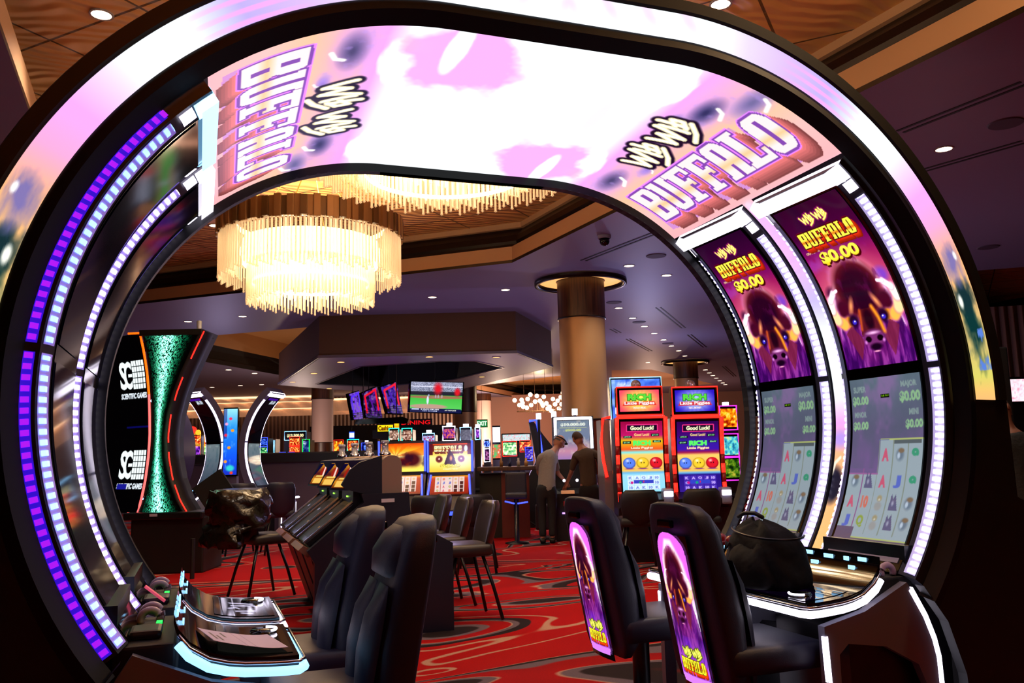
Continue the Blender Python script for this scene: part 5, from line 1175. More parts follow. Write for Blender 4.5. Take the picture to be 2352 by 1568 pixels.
far('teal framed machine with portrait screen, left of the pair over the charging herd', 893, 919, [(988, 1010)], 16, [[(.2, .15, .15), (.8, .6, .5), (1, 1, 1)]], TL, TG, base=True)
far('teal framed machine with portrait screen, right of the pair over the charging herd', 923, 949, [(988, 1010)], 16, [[(.25, .1, .1), (.8, .6, .5), (1, 1, 1)]], TL, TG, base=True)
far('white and red neon machine between the teal pair and the violet screen', 970, 1001, [(1000, 1014)], 15.5, [[(.7, .1, .2), (.6, .7, 1), (1, 1, 1)]], CLED, base=True, beacon=True)
far('violet sunset screen machine with white rim over the golden title screen', 1017, 1049, [(984, 1006)], 14.5, [[(.25, .05, .5), (.6, .15, .6), (1, .5, .2), (.5, .2, .9)]], WLED, base=True, beacon=True)
far('white rimmed curved cabinet right of the violet sunset screen', 1057, 1086, [(986, 1010)], 15, [[(.3, .3, .35), (.45, .45, .5)]], CLED, base=True, beacon=True)
far('small violet rounded screen with white rim near the stair side', 1092, 1106, [(986, 1004)], 17, [V3], CLED, base=True, beacon=True)
far('machine with white curved edge and dark middle by the bar', 1112, 1128, [(1012, 1026), (1030, 1056)], 20, [B3, [(.1, .02, .15), (.9, .5, .8)]], WLED, None)
far('bright white totem machine with red and green reels', 1133, 1152, [(980, 1015), (1020, 1052)], 21, [[(.95, .95, 1), (1, 1, 1)], [(.3, .7, .4), (.9, .3, .2), (1, .9, .8)]], None, None, es=1.4)
far('wide pink and white backlit machine sign beyond the bar', 1154, 1222, [(997, 1012)], 27, [[(1, .7, .75), (.7, 1, 1), (.95, .3, .3)]], None, base=True)
far('machine row with red and green neon posts under the pink sign', 1155, 1190, [(1016, 1044)], 26, [G3[::-1]], RLED, None)
far('red neon machine right of the green neon posts', 1195, 1222, [(1014, 1034)], 25.5, [R3], RLED, None)
far('blue violet machine with yellow lettering beyond the stools', 1207, 1226, [(1030, 1054)], 22, [[(.12, .08, .5), (.3, .2, .9), (1, 1, .6)]], BLED, None)
far('tall silver screen machine beyond the twin machines, far right, orange upper picture', 1658, 1702, [(937, 980), (1002, 1044), (1054, 1096)], 12.6, [O3, [(.1, .4, .6), (.4, .9, .9), (1, .9, .4)], [(.05, .15, .05), (.3, .5, .1), (1, .8, .3)]], mat('pink_led', (1, .3, .9), .4, emit=(.9, .2, .9), es=1.5), None, beacon=True)
c = far('huge blue video wall with cartoon lettering behind the twin machines', 1408, 1530, [(868, 960)], 19, [[(.2, .35, .85), (.35, .55, 1), (.7, .85, 1)]], CLED, base=True, words=[[('READY', .3, .86, .35, .12, (.9, .95, 1))]], name='video_wall'); c['category'] = 'screen'
# ceiling hung tilted screens
def tv(label, quad, D, art, es=1.1, grp=None, name='television'):
    P = [atD(x, y, D+dz) for x, y, dz in quad]; o = P[0]; t = thing(name, label, 'television', o, 0, grp)
    P = [p-o for p in P]; nrm = (P[1]-P[0]).cross(P[3]-P[0]).normalized()
    if nrm.dot(FW) > 0: nrm = -nrm
    def f(u, v): q = [P[0][i]*(1-u)*(1-v)+P[1][i]*u*(1-v)+P[2][i]*u*v+P[3][i]*(1-u)*v+nrm[i]*.012 for i in range(3)]; return q
    art.obj(f, 'screen', screen_mat(es, .25), t)
    ce = sum(P, Vector())/4; s = MB(); B = [ce+(p-ce)*1.05 for p in P]; s.quad(*B); s.quad(*[p-nrm*.08 for p in B][::-1])
    for i in range(4): j = (i+1) % 4; s.quad(B[i], B[j], B[j]-nrm*.08, B[i]-nrm*.08)
    s.build('casing', GLOSS, t); s = MB(); top = (P[2]+P[3])/2; s.tube([ce-nrm*.1, (ce.x-nrm.x*.1, ce.y-nrm.y*.1, meets_above(o.x+ce.x-nrm.x*.1, o.y+ce.y-nrm.y*.1, o.z+ce.z+.6)-o.z)], .012, 6); s.build('ceiling_pole', BLK, t)
    return t
c = Cv(150, 84, 1.78); A = 1.78; r_ = np.random.RandomState(2).rand(84, 150); c.vgrad([(0, (.05, .08, .25)), (.10, (.05, .08, .25)), (.101, (.35, .8, .35)), (.5, (.25, .72, .25)), (.56, (.25, .65, .25)), (.57, (.12, .12, .16)), (.68, (.16, .16, .2)), (.69, (.4, .42, .5)), (1, (.5, .5, .6))])
c.mix((c.y > .69)*(r_ > .5)*.6, (.85, .88, 1)); c.mix((c.y > .69)*(r_ < .25)*.6, (.1, .1, .2)); c.mix((c.y > .84)*(c.y < .86)*1., (.9, .9, 1)); c.ell(A*.52, .78, .2, .28, (.85, .1, .15), .7); c.ell(A*.9, .68, .14, .18, (.85, .1, .15), .6)
c.ell(A*.5, .5, 1.2, .06, (.62, .42, .30), .3); c.ell(A*.35, .19, .7, .09, (.72, .58, .5), .2); c.ell(A*.50, .5, .28, .03, (.6, .5, .4), .4); c.ell(A*.33, .40, .045, .16, (.85, .88, 1), .3); c.ell(A*.345, .56, .03, .04, (.6, .65, .8), .3)
for x in (.48, .53, .6): c.ell(A*x, .53, .03, .07, (.7, .6, .65), .4)
c.rect(.02, .015, A-.02, .13, (.04, .07, .25)); c.rect(.05, .08, .3, .12, (.8, .85, 1)); c.text('2 OUTS TOP 5TH', A*.38, .10, .62, .035, (1, 1, 1), 0, .05); c.text('NO SCORE', A*.38, .045, .5, .03, (.8, .85, 1), 0, .04); c.text('AT THE PLATE', A*.78, .08, .4, .035, (1, 1, .9), 0, .05)
tv('big hanging television showing a baseball pitcher on green grass', [(941, 945, 0), (1059, 949, .6), (1063, 879, .7), (944, 876, .1)], 22, c, 1.15)
def neon(seed, a, b_):
    c = Cv(40, 56, .7); n = fbm(c.x*9, c.y*9, seed); c.c = np.stack([np.interp(n, [.3, .5, .7], [k1, k2, k3]) for k1, k2, k3 in zip((.08, .08, .15), a, (.5, .45, .6))], -1)
    c.line([(.08, .2), (.1, .85), (.62, .95), (.6, .3)], .05, b_, .5); c.line([(.3, .8), (.4, .3)], .04, a, .5); c.mix((c.y < .25)*(np.sin(c.y*90) > 0)*.6, (.1, .1, .12)); return c
TVG = 'tilted hanging screens in a row'
tv('tilted hanging screen with purple windows, leftmost of the row', [(812, 963, 0), (835, 962, .5), (824, 898, .5), (801, 905, 0)], 22, neon(1, (.45, .2, .95), (.35, .2, 1)), 1, TVG)
tv('tilted hanging screen with red neon arch, middle of the row', [(840, 958, 0), (878, 962, .5), (864, 889, .5), (831, 903, 0)], 22, neon(2, (.35, .1, .6), (1, .1, .2)), 1, TVG)
tv('tilted hanging screen with red neon, next to the baseball television', [(890, 948, 0), (925, 950, .5), (910, 877, .5), (874, 889, 0)], 22, neon(3, (.3, .15, .7), (1, .15, .25)), 1, TVG)
t = thing('screen_housing', 'long black housing beneath the tilted hanging screens', 'cabinet', atD(812, 974, 21.2), BACK)
s = MB(); s.prism([(0, 0), (1.32, .0), (1.36, .10), (1.2, .16), (.05, .12)], .1, .5); s.build('casing', GLOSS, t)
for px in (829, 905): s = MB(); s.tube([((px-812)*21.6/FOC, .3, .1), ((px-812)*21.6/FOC, .3, meets_above(*(t.location+RT*((px-812)*21.6/FOC)+Vector((0, .3, .7))))-t.location.z)], .012, 6); s.build('ceiling_pole', BLK, t)
# small signs
def sign(label, px, py, D, W, H, col, txt, bg=None, es=1.6, bold=.05):
    t = thing('sign', label, 'sign', atD(px, py, D), BACK); hw = W/2; lbox(t, 'backing', (0, .03, 0), (W*1.06, .05, H*1.25), mat('sign_black', (.02, .01, .01), .5))
    c = Cv(int(60*W/H*.5)+12, 30, W/H, bg or (.02, .01, .01)); c.text(txt, W/H/2, .5, W/H*.92, .72, col, 0, bold); c.obj(rect_fn((-hw, -.003, -H/2), (W, 0, 0), (0, 0, H)), 'lettering', screen_mat(es, .4), t); s = MB(); s.tube([(0, .03, H*.5), (0, .03, meets_above(t.location.x, t.location.y, t.location.z+.4)-t.location.z)], .008, 5); s.build('hanging_rod', BLK, t); return t
sign('red lit sign letters over the dark kiosk', 955, 970, 30, 1.1, .20, (.9, .08, .10), 'DINING', None, 1.1, .02)
sign('small yellow lit sign at the cashier opening', 885, 983, 29, .52, .22, (.4, .2, 0), 'Cashier', (1, .85, .1), 1.3)
sign('tiny yellow post sign by the teal machines', 911, 983, 22, .12, .2, (.9, .6, 0), '|', (1, .85, .1), 1.3)
sign('green emergency exit sign far back', 1107, 972, 40, .5, .3, (.9, 1, .9), 'EXIT', (0, .5, .25), 1.1)
sign('small blue lit sign in the dark doorway', 808, 999, 28, .17, .22, (.9, .95, 1), '|', (.1, .3, 1), 1.3)
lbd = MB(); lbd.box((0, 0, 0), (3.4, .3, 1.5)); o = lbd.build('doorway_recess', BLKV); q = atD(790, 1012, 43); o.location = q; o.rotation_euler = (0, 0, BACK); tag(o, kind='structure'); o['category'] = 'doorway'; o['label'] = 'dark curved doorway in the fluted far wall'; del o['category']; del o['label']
o.name = 'door_1'
t = thing('kiosk', 'dark kiosk front under the red lettering', 'kiosk', atD(955, 1060, 30.5), BACK); t.location.z = 0
lbox(t, 'body', (0, .5, 1.3), (2.6, .9, 2.6), mat('dark_brown', (.14, .10, .09), .5)); lbox(t, 'canopy', (0, .35, 2.3), (3.0, 1.2, .3), BLK)
#@@5
# ============================================================ PEOPLE
def skin(name, pts, edges, m, parent, sub=2, root=0):
    """pts: list of ((x,y,z), rx, ry)"""
    me = bpy.data.meshes.new(name); me.from_pydata([p[0] for p in pts], edges, []); o = bpy.data.objects.new(name, me); COL.objects.link(o); o.parent = parent
    md = o.modifiers.new('skin', 'SKIN'); md.use_smooth_shade = True
    for i, p in enumerate(pts):
        me.skin_vertices[0].data[i].radius = (p[1], p[2]); me.skin_vertices[0].data[i].use_root = i == root
    sb = o.modifiers.new('sub', 'SUBSURF'); sb.levels = sb.render_levels = sub
    me.materials.append(m); return o
def chain(a, n0): return [(n0+i, n0+i+1) for i in range(a-1)]
def person(label, locn, rz, J, skinc, hairc, shirt, pants, bald=False, band=False, cap=False, belt=False):
    """J: named joints in local coordinates (x right, y away from the viewer, z up)"""
    t = thing('person', label, 'person', locn, rz)
    V = {k: Vector(v) for k, v in J.items()}
    SK = mat('skin_'+skinc[0], skinc[1], .55); HR = mat('hair_'+hairc[0], hairc[1], .8); SH = mat('shirt_'+shirt[0], shirt[1], .85, bump=(30, .3)); PT = mat('trousers_'+pants[0], pants[1], .85)
    pts = []; ed = []
    def add(p, rx, ry=None): pts.append((tuple(p), rx, ry or rx)); return len(pts)-1
    pel = add(V['pelvis'], .10, .085); wa = add(V['pelvis'].lerp(V['chest'], .45), .125, .10); ch = add(V['chest'], .145, .11); ub = add(V['chest'].lerp(V['neck'], .7), .10, .085); nk = add(V['neck'], .058); hb = add(V['neck'].lerp(V['head'], .55), .062)
    hc = add(V['head'], .082, .095); ht = add(V['head']+(V['head']-V['neck']).normalized()*.075, .062, .075)
    ed += [(pel, wa), (wa, ch), (ch, ub), (ub, nk), (nk, hb), (hb, hc), (hc, ht)]
    for s_ in 'LR':
        a = add(V['sh'+s_], .062); b_ = add(V['sh'+s_].lerp(V['el'+s_], .5), .047); c_ = add(V['el'+s_], .040); d = add(V['el'+s_].lerp(V['ha'+s_], .4), .036); w_ = add(V['ha'+s_], .024, .028)
        dr = (V['ha'+s_]-V['el'+s_]).normalized(); pm = add(V['ha'+s_]+dr*.06, .020, .036); ed += [(ub, a), (a, b_), (b_, c_), (c_, d), (d, w_), (w_, pm)]
        sd = dr.cross(Vector((0, 0, 1))).normalized(); dn = sd.cross(dr)
        for k in range(4):
            q = V['ha'+s_]+dr*.085+sd*(.030-.020*k); f1 = add(q, .0095); f2 = add(q+dr*.035-Vector((0, 0, .012)), .0085); f3 = add(q+dr*(.052-.006*abs(k-1.5))-Vector((0, 0, .036)), .0075); ed += [(pm, f1), (f1, f2), (f2, f3)]
        q = V['ha'+s_]+dr*.035+sd*.040*(1 if s_ == 'L' else -1); f1 = add(q, .011); f2 = add(q+dr*.035+sd*.012*(1 if s_ == 'L' else -1)-Vector((0, 0, .012)), .009); ed += [(w_, f1), (f1, f2)]
        h_ = add(V['pelvis']+(V['kn'+s_]-V['pelvis'])*.12+Vector(((-.085 if s_ == 'L' else .085), 0, -.03)), .095); th = add(V['pelvis'].lerp(V['kn'+s_], .5)+Vector(((-.05 if s_ == 'L' else .05), 0, 0)), .078); kn = add(V['kn'+s_], .055); cf = add(V['kn'+s_].lerp(V['an'+s_], .35), .053); an = add(V['an'+s_], .036); to = add(V['an'+s_]+Vector((0, .13, -.055)), .036, .028)
        ed += [(pel, h_), (h_, th), (th, kn), (kn, cf), (cf, an), (an, to)]
    skin('body', pts, ed, SK, t)
    # head details
    F = Vector(J.get('face', (0, 1, -.1))).normalized(); up = (V['head']-V['neck']).normalized(); sd = F.cross(up).normalized(); H0 = V['head']+up*.02
    hd = MB(); hd.ball((0, 0, 0), 1, 16)
    for v in hd.b.verts:
        x, y, z = v.co; n_ = Vector((x, y, z)); v.co = H0+sd*x*.084+F*y*.102+up*z*.124-F*.004
    for sx in (-1, 1):
        g = bmesh.ops.create_uvsphere(hd.b, u_segments=8, v_segments=6, radius=1)
        for v in g['verts']: x, y, z = v.co; v.co = H0+sd*(sx*.087+x*.013)+F*(y*.02-.005)+up*(z*.032-.012)
    g = bmesh.ops.create_uvsphere(hd.b, u_segments=8, v_segments=6, radius=1)
    for v in g['verts']: x, y, z = v.co; v.co = H0+sd*x*.014+F*(.106+y*.018)+up*(z*.026-.018)
    hd.build('head', SK, t, True)
    e = MB()
    for sx in (-1, 1): e.ball(tuple(H0+sd*sx*.030+F*.094+up*.012), .011, 8)
    e.build('eyes', mat('eye_dark', (.08, .06, .05), .2), t, True)
    e = MB(); e.box((0, 0, 0), (.045, .008, .008)); 
    for v in e.b.verts: x, y, z = v.co; v.co = H0+sd*x+F*(.096+y)+up*(z-.055)
    e.build('mouth', mat('lip', (.50, .28, .25), .5), t)
    hr = MB(); hr.ball((0, 0, 0), 1, 20); kill = []
    for v in hr.b.verts:
        x, y, z = v.co
        if (z < (-.35 if y < -.2 else .18) or (y > .45 and z < .55)) or (bald and z > .35): kill.append(v)
        v.co = H0+sd*x*.090+F*(y*.109-.004)+up*(z*.130)
    bmesh.ops.delete(hr.b, geom=kill, context='VERTS'); hr.build('hair', HR, t, True)
    if band:
        s = MB(); s.tube([tuple(H0+sd*.094*cos(a)+F*(.112*sin(a)-.002)+up*(.048)) for a in np.linspace(0, 2*pi, 25)], .012, 6); s.build('headlamp_strap', BLK, t, True); s = MB(); s.box(tuple(H0+F*.13+up*.045), (.05, .04, .035)); s.build('headlamp', BLK, t)
    if cap: s = MB(); s.ball((0, 0, 0), 1, 16); [setattr(v, 'co', H0+sd*v.co.x*.09+F*(v.co.y*.106)+up*(max(v.co.z, .1)*.125)) for v in s.b.verts]; s.build('cap', BLK, t, True)
    # clothes a little larger than the body
    q = []; e2 = []
    def ad(p, rx, ry=None): q.append((tuple(p), rx, ry or rx)); return len(q)-1
    a0 = ad(V['pelvis']-Vector((0, 0, .10)), .175, .145); a1 = ad(V['pelvis'].lerp(V['chest'], .45), .155, .13); a2 = ad(V['chest'], .165, .13); a3 = ad(V['chest'].lerp(V['neck'], .72), .115, .098); a4 = ad(V['chest'].lerp(V['neck'], .93), .072)
    e2 += [(a0, a1), (a1, a2), (a2, a3), (a3, a4)]
    for s_ in 'LR':
        b0 = ad(V['sh'+s_], .075); b1 = ad(V['sh'+s_].lerp(V['el'+s_], .5), .066); b2 = ad(V['sh'+s_].lerp(V['el'+s_], .86), .062); e2 += [(a3, b0), (b0, b1), (b1, b2)]
    skin('shirt', q, e2, SH, t)
    q = []; e2 = []; a0 = ad(V['pelvis']+Vector((0, 0, .12)), .15, .125); a1 = ad(V['pelvis']-Vector((0, 0, .03)), .15, .125); e2 += [(a0, a1)]
    for s_ in 'LR':
        sx = -1 if s_ == 'L' else 1; b0 = ad(V['pelvis']+(V['kn'+s_]-V['pelvis'])*.14+Vector((sx*.085, 0, -.03)), .105); b1 = ad(V['pelvis'].lerp(V['kn'+s_], .5)+Vector((sx*.05, 0, 0)), .092); b2 = ad(V['kn'+s_], .072); b3 = ad(V['kn'+s_].lerp(V['an'+s_], .6), .066); b4 = ad(V['an'+s_]+Vector((0, 0, .0)), .066); e2 += [(a1, b0), (b0, b1), (b1, b2), (b2, b3), (b3, b4)]
    skin('trousers', q, e2, PT, t)
    for s_ in 'LR': s = MB(); s.box(tuple(V['an'+s_]+Vector((0, .07, -.055))), (.095, .28, .08), bev=.03); s.build('shoe', BLK, t, True)
    return t
Dm = 14.2
def JJ(px0, D, d):   # joints given as (px, py, depth offset)
    o = atD(px0, 1100, D); m_ = D/FOC; out = {}
    for k, (x, y, dy) in d.items(): out[k] = ((x-px0)*m_, dy, atD(px0, y, D).z)
    return out
A = JJ(1262, Dm, {'pelvis': (1254, 1122, 0), 'chest': (1259, 1060, .10), 'neck': (1279, 1033, .2), 'head': (1288, 1017, .25), 'shL': (1243, 1050, .08), 'elL': (1238, 1085, .28), 'haL': (1250, 1105, .46), 'shR': (1275, 1054, .22), 'elR': (1284, 1088, .36), 'haR': (1300, 1106, .46), 'knL': (1243, 1180, .05), 'anL': (1243, 1236, -.02), 'knR': (1266, 1180, .04), 'anR': (1265, 1238, .0)})
A['face'] = (.75, .35, -.55)
for k in ('anL', 'anR'): A[k] = (A[k][0], A[k][1], .10)
p = atD(1262, 1100, Dm); person('man with shaved head and headlamp strap, light grey short-sleeved shirt, bending over', (p.x, p.y, 0), BACK, A, ('fair', (.66, .46, .38)), ('grey', (.30, .26, .24)), ('light_grey', (.52, .50, .50)), ('dark', (.10, .10, .12)), bald=True, band=True)
B = JJ(1350, Dm, {'pelvis': (1353, 1120, 0), 'chest': (1352, 1062, .05), 'neck': (1340, 1028, .12), 'head': (1333, 1009, .16), 'shL': (1326, 1048, .1), 'elL': (1314, 1086, .2), 'haL': (1304, 1112, .42), 'shR': (1377, 1046, .02), 'elR': (1387, 1082, .12), 'haR': (1368, 1108, .36), 'knL': (1342, 1180, .05), 'anL': (1340, 1236, 0), 'knR': (1366, 1180, .05), 'anR': (1368, 1236, 0)})
B['face'] = (-.35, .9, -.25)
for k in ('anL', 'anR'): B[k] = (B[k][0], B[k][1], .10)
p = atD(1350, 1100, Dm-.15); person('man with short brown hair and dark olive t-shirt seen from behind at the machine', (p.x, p.y, 0), BACK, B, ('tan', (.60, .40, .32)), ('brown', (.22, .13, .09)), ('olive', (.26, .20, .15)), ('black', (.07, .06, .07)))
# figure at the right edge, in the dark
Dr = 8.2
C_ = JJ(2345, Dr, {'pelvis': (2345, 1180, 0), 'chest': (2340, 1060, .0), 'neck': (2335, 985, .05), 'head': (2332, 940, .12), 'shL': (2300, 1020, .0), 'elL': (2296, 1110, .1), 'haL': (2325, 1150, .3), 'shR': (2385, 1020, .0), 'elR': (2400, 1110, .1), 'haR': (2380, 1150, .3), 'knL': (2325, 1290, .05), 'anL': (2325, 1400, 0), 'knR': (2370, 1290, .05), 'anR': (2370, 1400, 0)})
C_['face'] = (.9, .3, -.1)
for k in ('anL', 'anR'): C_[k] = (C_[k][0], C_[k][1], .10)
p = atD(2345, 1100, Dr); person('person in black seen partly at the right edge beside the red outlined machine', (p.x, p.y, 0), BACK, C_, ('shade', (.45, .30, .25)), ('black', (.05, .04, .05)), ('black', (.05, .05, .06)), ('black2', (.05, .05, .06)))
D = 9.6; p = atD(2318, 1100, D); t = thing('slot_machine', 'dark machine with a thin red neon outline at the right edge', 'slot machine', (p.x, p.y, 0), BACK)
lbox(t, 'cabinet', (-.05, .3, zpx(2318, 790, D)/2), (.42, .5, zpx(2318, 790, D)), BLK, .02); z = lambda y: zpx(2318, y, D)
frame_tube(t, 'red_neon_edge', [(-.07, .04, z(823)), (-.01, .03, z(826)), (.03, .03, z(880)), (.05, .03, z(893)), (.02, .03, z(890)), (.06, .03, z(905))], .012, RLED, False)
far('pale pink lit screen machine beyond the person at the right edge', 2326, 2400, [(868, 920)], 12, [[(1, .75, .8), (1, .9, .95), (.9, .5, .6)]], None, es=1.3)
far('small red screen low at the right edge', 2338, 2372, [(1005, 1024)], 10.8, [[(1, .2, .2), (1, .9, .9)]], None)

# ---- machine the men are working on
D = 14.8; px = 1320; p = atD(px, 1100, D); m_ = D/FOC; t = thing('slot_machine', 'portrait screen machine with white lit frame that the two men attend', 'slot machine', (p.x, p.y, 0), BACK); z = lambda y: zpx(px, y, D)
s = MB(); s.prism([(-.30, 0), (-.30, .78), (-.05, .86), (.0, z(955)), (.20, z(955)), (.20, 0)], -.36, .36, 0); s.build('cabinet', BLK, t)
c = Cv(60, 96, .6); A_ = .6; c.vgrad([(0, (.45, .5, .75)), (.3, (.55, .45, .75)), (.5, (.8, .55, .65)), (.7, (.45, .5, .62)), (1, (.45, .52, .60))]); n = fbm(c.x*12, c.y*12, 5); c.mix(np.clip((n-.5)*5, 0, 1)*.5, (.85, .8, .75)); c.text('$10,000.00', .3, .93, .46, .06, (.92, .95, .9), 0, .06); c.text('$500.00', .3, .84, .3, .04, (.8, .85, .5), 0, .05); c.rect(.05, .88, .55, .885, (.7, .75, .6))
c.obj(rect_fn((-37*m_, -.03, z(1105)), (74*m_, 0, 0), (0, 0, z(965)-z(1105))), 'screen', screen_mat(1.0, .2), t)
lbox(t, 'bezel', (0, -.012, (z(1108)+z(962))/2), (82*m_, .02, z(962)-z(1108)), GLOSS)
for a in ([(-42*m_, -.04, z(1060)), (-41*m_, -.04, z(958))], [(-42*m_, -.04, z(960)), (42*m_, -.04, z(960))], [(41*m_, -.04, z(958)), (42*m_, -.04, z(1030))]): frame_tube(t, 'white_light_bar', a, .028, WLED, False)
frame_tube(t, 'base_light_bar', [(-33*m_, -.33, z(1174)), (10*m_, -.33, z(1174))], .016, mat('lilac_led', (.8, .7, 1), .4, emit=(.8, .6, 1), es=1.8), False)
lbox(t, 'open_tray', (-20*m_, -.38, .81), (.22, .14, .05), mat('peach_tray', (.9, .7, .55), .5, emit=(.9, .6, .4), es=.4)); lbox(t, 'red_label', (-12*m_, -.31, z(1153)), (.26, .01, .08), mat('red_label', (.7, .08, .06), .5, emit=(.5, .04, .02), es=.5))
for dx, zz in ((-.2, 1.0), (.02, 1.0), (.10, .98)): s = MB(); s.ball((dx, -.28, zz), .025, 8); s.build('bright_button', WLED, t, True)
for px_, py_ in ((1237, 955), (1272, 952), (1320, 945)):
    q = atD(px_, py_, 14.9 if px_ == 1320 else 16.2); o = thing('candle_light', 'x', 'signal light', q); s = MB(); s.lathe([(.05, -.06), (.05, .05), (.001, .05)], seg=12); s.build('lens', mat('beacon_glow'), o); s = MB(); s.lathe([(.03, -.06), (.03, (z(955)-q.z+.001) if px_ == 1320 else .004-q.z)], seg=6); s.build('post', BLK, o); tag(o, {1237: 'white machine beacon leftmost above the men', 1272: 'white machine beacon in the middle above the men', 1320: 'white machine beacon over the white framed screen'}[px_], 'signal light', 'white beacons above the men')
p = atD(1222, 1100, 17.2); t = thing('slot_machine', 'machine side with curved blue light edge left of the two men', 'slot machine', (p.x, p.y, 0), BACK); z = lambda y: zpx(1222, y, 17.2); m_ = 17.2/FOC
s = MB(); s.prism([(-4*m_, z(968)), (8*m_, z(968)), (30*m_, z(1000)), (60*m_, z(1040)), (60*m_, 0), (-14*m_, 0), (-14*m_, .9), (10*m_, z(1060)), (4*m_, z(1010))], .0, .5); s.build('cabinet', BLK, t)
frame_tube(t, 'blue_light_edge', [(-3*m_, -.02, z(966)), (14*m_, -.02, z(964)), (20*m_, -.02, z(1000)), (24*m_, -.02, z(1040)), (22*m_, -.02, z(1062))], .03, BLED, False)
# ---- bar counter with things on it and stools
D = 15.2; p = atD(1098, 1100, D); t = thing('bar_counter', 'dark wooden bar counter with maroon front left of the two men', 'counter', (p.x, p.y, 0), BACK+.0)
zt = zpx(1160, 1076, D); lbox(t, 'counter_top', (.56, .3, zt), (1.15, .8, .07), wood('dark_walnut', (.22, .13, .09), (.32, .2, .13), 4), .01); lbox(t, 'front_panel', (.66, .35, zt/2-.04), (.5, .5, zt-.08), mat('maroon_panel', (.38, .12, .12), .6)); lbox(t, 'dark_panel', (.22, .4, zt/2-.04), (.4, .5, zt-.08), BLK)
for i, (px, py) in enumerate([(1160, 1066), (1180, 1068), (1200, 1065), (1218, 1068)]):
    q = atD(px, 1076, D-.05); s = MB(); s.lathe([(.001, 0), (.03, 0), (.035, .09), (.02, .10), (.018, .15), (.001, .15)], seg=12); o = s.build('bottle', mat('bottle_%d' % i, [(.5, .35, .2), (.12, .15, .3), (.6, .55, .5), (.7, .5, .3)][i], .25), None, True); o.location = (q.x, q.y+.2, zt+.035); tag(o, ['amber bottle leftmost on the bar counter', 'dark blue bottle second on the bar counter', 'pale bottle third on the bar counter', 'honey coloured bottle nearest the grey shirted man on the counter'][i], 'bottle', 'bottles on the bar counter')
p = atD(1205, 1140, 14.3); t = thing('bar_stool', 'dark stool with blue lit footrest edges beside the grey shirted man', 'stool', (p.x-.15, p.y, 0), BACK)
lbox(t, 'seat', (0, 0, .78), (.36, .34, .10), VIN, .03); lbox(t, 'back', (0, .18, .98), (.36, .07, .36), VIN, .03); s = MB(); s.lathe([(.04, .75), (.04, .04), (.2, .02), (.2, 0)], seg=16); s.build('pedestal', SATIN, t, True)
frame_tube(t, 'blue_edge_light', [(-.19, -.18, .70), (-.03, -.19, .66)], .014, BLED, False); frame_tube(t, 'blue_edge_light', [(.02, -.19, .66), (.19, -.18, .68)], .014, BLED, False)
p = atZ(1205, 1216, 0); t = thing('folding_step', 'small dark metal trestle leg on the carpet left of the men', 'trestle', (p.x, p.y, 0), BACK)
s = MB(); s.tube([(-.10, 0, .012), (.10, 0, .42)], .018, 6); s.build('leg', BLK, t); s = MB(); s.tube([(.0, .1, .21), (.28, .1, .03)], .018, 6); s.build('leg', BLK, t)
lbox(t, 'bag_box', (.38, .05, .24), (.32, .35, .48), mat('dark_maroon', (.16, .07, .07), .7), .03)
# wood-clad pillar base side return by the machines
t = thing('side_console', 'pale angled console with an orange lit edge left of the red machines', 'cabinet', atD(1408, 1100, 12.6), BACK); t.location.z = 0
z = lambda y: zpx(1408, y, 12.6); m_ = 12.6/FOC
s = MB(); s.prism([(-22*m_, z(1080)), (-4*m_, z(1078)), (18*m_, z(1115)), (18*m_, 0), (-22*m_, 0)], 0, .5); s.build('body', mat('pale_mauve_laminate', (.50, .42, .46), .45), t); frame_tube(t, 'orange_light_edge', [(-4*m_, -.02, z(1078)), (18*m_, -.02, z(1112))], .014, mat('orange_led'), False)

# ============================================================ SMALL THINGS NEARBY
t = thing('backpack', 'black fabric backpack slumped on the button deck of the nearest right machine', 'backpack', (2.565, 3.51, .818), .12)
t.rotation_euler = (0, -.11, .12)
rows = []
for i in range(14):
    z_ = .30*i/13; f = [1, 1.03, 1.04, 1.04, 1.03, 1.01, .99, .96, .92, .86, .78, .66, .46, .15][i]; r_ = []
    for k in range(30):
        a = 2*pi*k/30; cx = abs(cos(a))**.6*(1 if cos(a) > 0 else -1); sy = abs(sin(a))**.6*(1 if sin(a) > 0 else -1)
        w_ = 1+.03*sin(3*a+i*.6)+.02*sin(7*a+i)
        r_.append((cx*.120*f*w_+.03*z_, sy*.205*f*w_+(.05*(z_/.34)), z_-.05*(cos(a*2)+1)*.3*(z_/.34)+.012*sin(5*a)*(z_/.34)))
    rows.append(r_)
CAN = mat('black_canvas', (.055, .05, .065), .8, spec=.3, bump=(14, .45))
s = MB(); s.grid(rows, True, True); s.build('main_bag', CAN, t, True)
rows = [[(x-.045, y*.72, z_*.72+.01) for x, y, z_ in r_] for r_ in rows]; s = MB(); s.grid(rows, True, True); s.build('front_pocket', CAN, t, True)
s = MB(); s.tube([(-.06, .10, .318), (-.05, .06, .336), (-.04, .0, .336), (-.04, -.05, .318)], .010, 6); s.build('handle', BLK, t, True)
s = MB(); s.tube([(.02+.122*cos(a), .200*sin(a), .24+.02*sin(a)) for a in np.linspace(1.9, 5.2, 16)], .006, 5); s.build('zip', SATIN, t, True)
s = MB(); s.tube([(-.10, .15, .2), (-.155, .17, .1), (-.14, .18, .02)], .013, 6); s.build('strap', BLK, t, True)
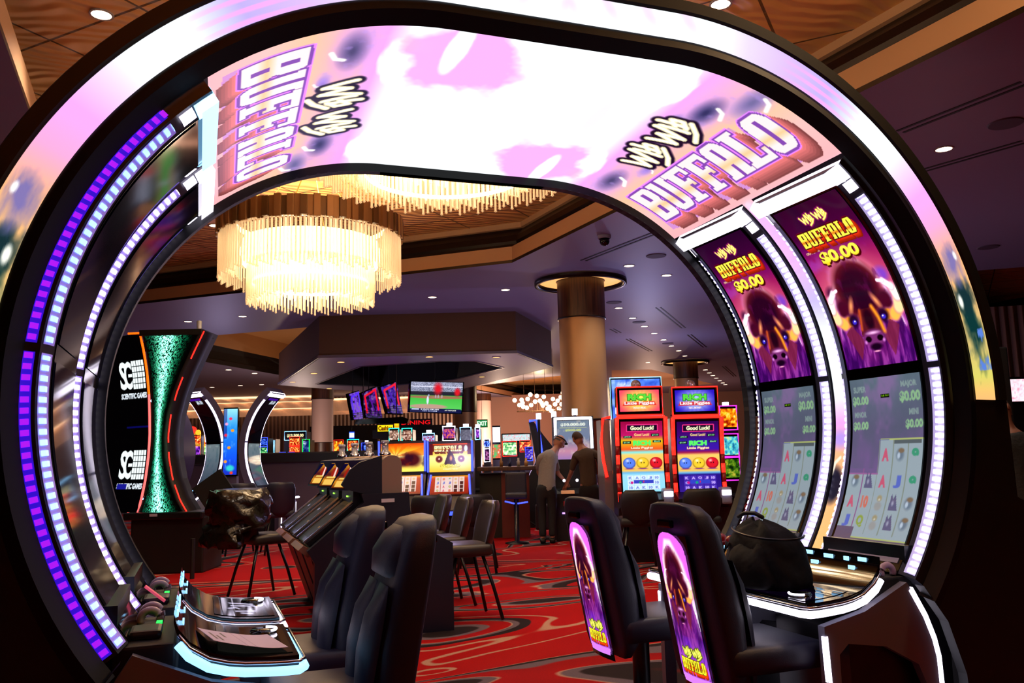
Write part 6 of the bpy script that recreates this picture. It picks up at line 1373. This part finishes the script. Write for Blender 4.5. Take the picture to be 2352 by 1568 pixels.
for i, (x, y, lab) in enumerate([(2.62, 3.905, 'red ball knob of a joystick left of the backpack'), (2.63, 4.01, 'darker red ball knob just in front of the other one')]):
    t = thing('joystick', lab, 'joystick', (x, y, .826), 0, 'red joysticks by the backpack'); s = MB(); s.tube([(0, 0, 0), (.0, 0, .13)], .010, 6); s.build('shaft', BLK, t); s = MB(); s.ball((0, 0, .15), .032, 14); s.build('knob', mat('red_knob', (.55, .05, .06), .25), t, True); s = MB(); s.lathe([(.04, 0), (.03, .015), (.001, .015)], seg=14); s.build('collar', BLK, t)
PAP = mat('paper', (.88, .80, .90), .7)
c = Cv(60, 44, 1.36, (.80, .72, .86)); 
for k in range(4): c.mix((abs(c.x-(.62+.16*k)) < .004)*.6, (.6, .5, .7))
for x0, y0, y1 in ((.12, .25, .75), (.22, .2, .6), (.36, .5, .85)): c.rect(x0, y0, x0+.05, y1, (.25, .18, .26))
PM = bpy.data.materials.new('printed_paper'); PM.use_nodes = True; a = PM.node_tree.nodes.new('ShaderNodeVertexColor'); a.layer_name = 'Col'; PM.node_tree.links.new(a.outputs[0], PM.node_tree.nodes['Principled BSDF'].inputs['Base Color']); PM.node_tree.nodes['Principled BSDF'].inputs['Roughness'].default_value = .6
o = c.obj(lambda u, v: (.0+.25*u-.04*v, -.12+.26*v+.03*u, .004+.040*(1-u)**3+.006*np.sin(u*5)), 'paper_sheet', PM); o.location = (.05, 3.25, .818); o.rotation_euler = (0, .03, .05)
sm = o.modifiers.new('thickness', 'SOLIDIFY'); sm.thickness = .001
tag(o, 'loose printed sheet of paper lying on the nearest left button deck', 'paper')
o = bpy.data.objects['paper_sheet']
t = thing('pink_tag', 'pink plastic strip sticking out below the left machine screen', 'tag', (-.16, 3.89, .925), 0); s = MB(); s.box((0, 0, 0), (.10, .04, .008), Matrix.Rotation(.7, 3, 'Y')); s.build('strip', mat('pink_plastic', (.9, .4, .5), .5, emit=(.9, .3, .4), es=.4), t)
t = thing('wall_tablet', 'dark tablet-like panel leaning by the tower base', 'panel', atD(438, 1230, 10.8), BACK); t.location.z = 0
s = MB(); s.box((.02, .05, .55), (.42, .05, .36), Matrix.Rotation(-.6, 3, 'Y')); 
bmesh.ops.translate(s.b, vec=(.25, 0, .55), verts=s.b.verts[:]) ; s.build('panel', mat('matt_black_vinyl'), t); s = MB(); s.tube([(.0, .08, 0), (.0, .08, .5)], .03, 8); s.build('post', BLK, t)
# unseen lamps added to fill the far room, standing in for machine glow
for px, py, D, e, col in ((900, 1060, 17, 45, (.55, .55, 1)), (1180, 1060, 20, 40, (.8, .55, 1)), (500, 1000, 24, 110, (.7, .6, 1)), (1600, 1000, 16, 100, (.5, .5, 1)), (1500, 950, 24, 130, (.5, .55, 1)), (2200, 1000, 12, 25, (1, .5, .6)), (690, 1035, 30, 160, (1, .72, .55)), (1150, 1000, 42, 700, (1, .68, .48)), (1240, 905, 35, 120, (1, .72, .40)), (1500, 1000, 40, 260, (1, .62, .45)), (1000, 1000, 10, 22, (.6, .5, 1))):
    lamp('machine_glow', 'POINT', atD(px, py, D), e, col, size=.12)
#@@6
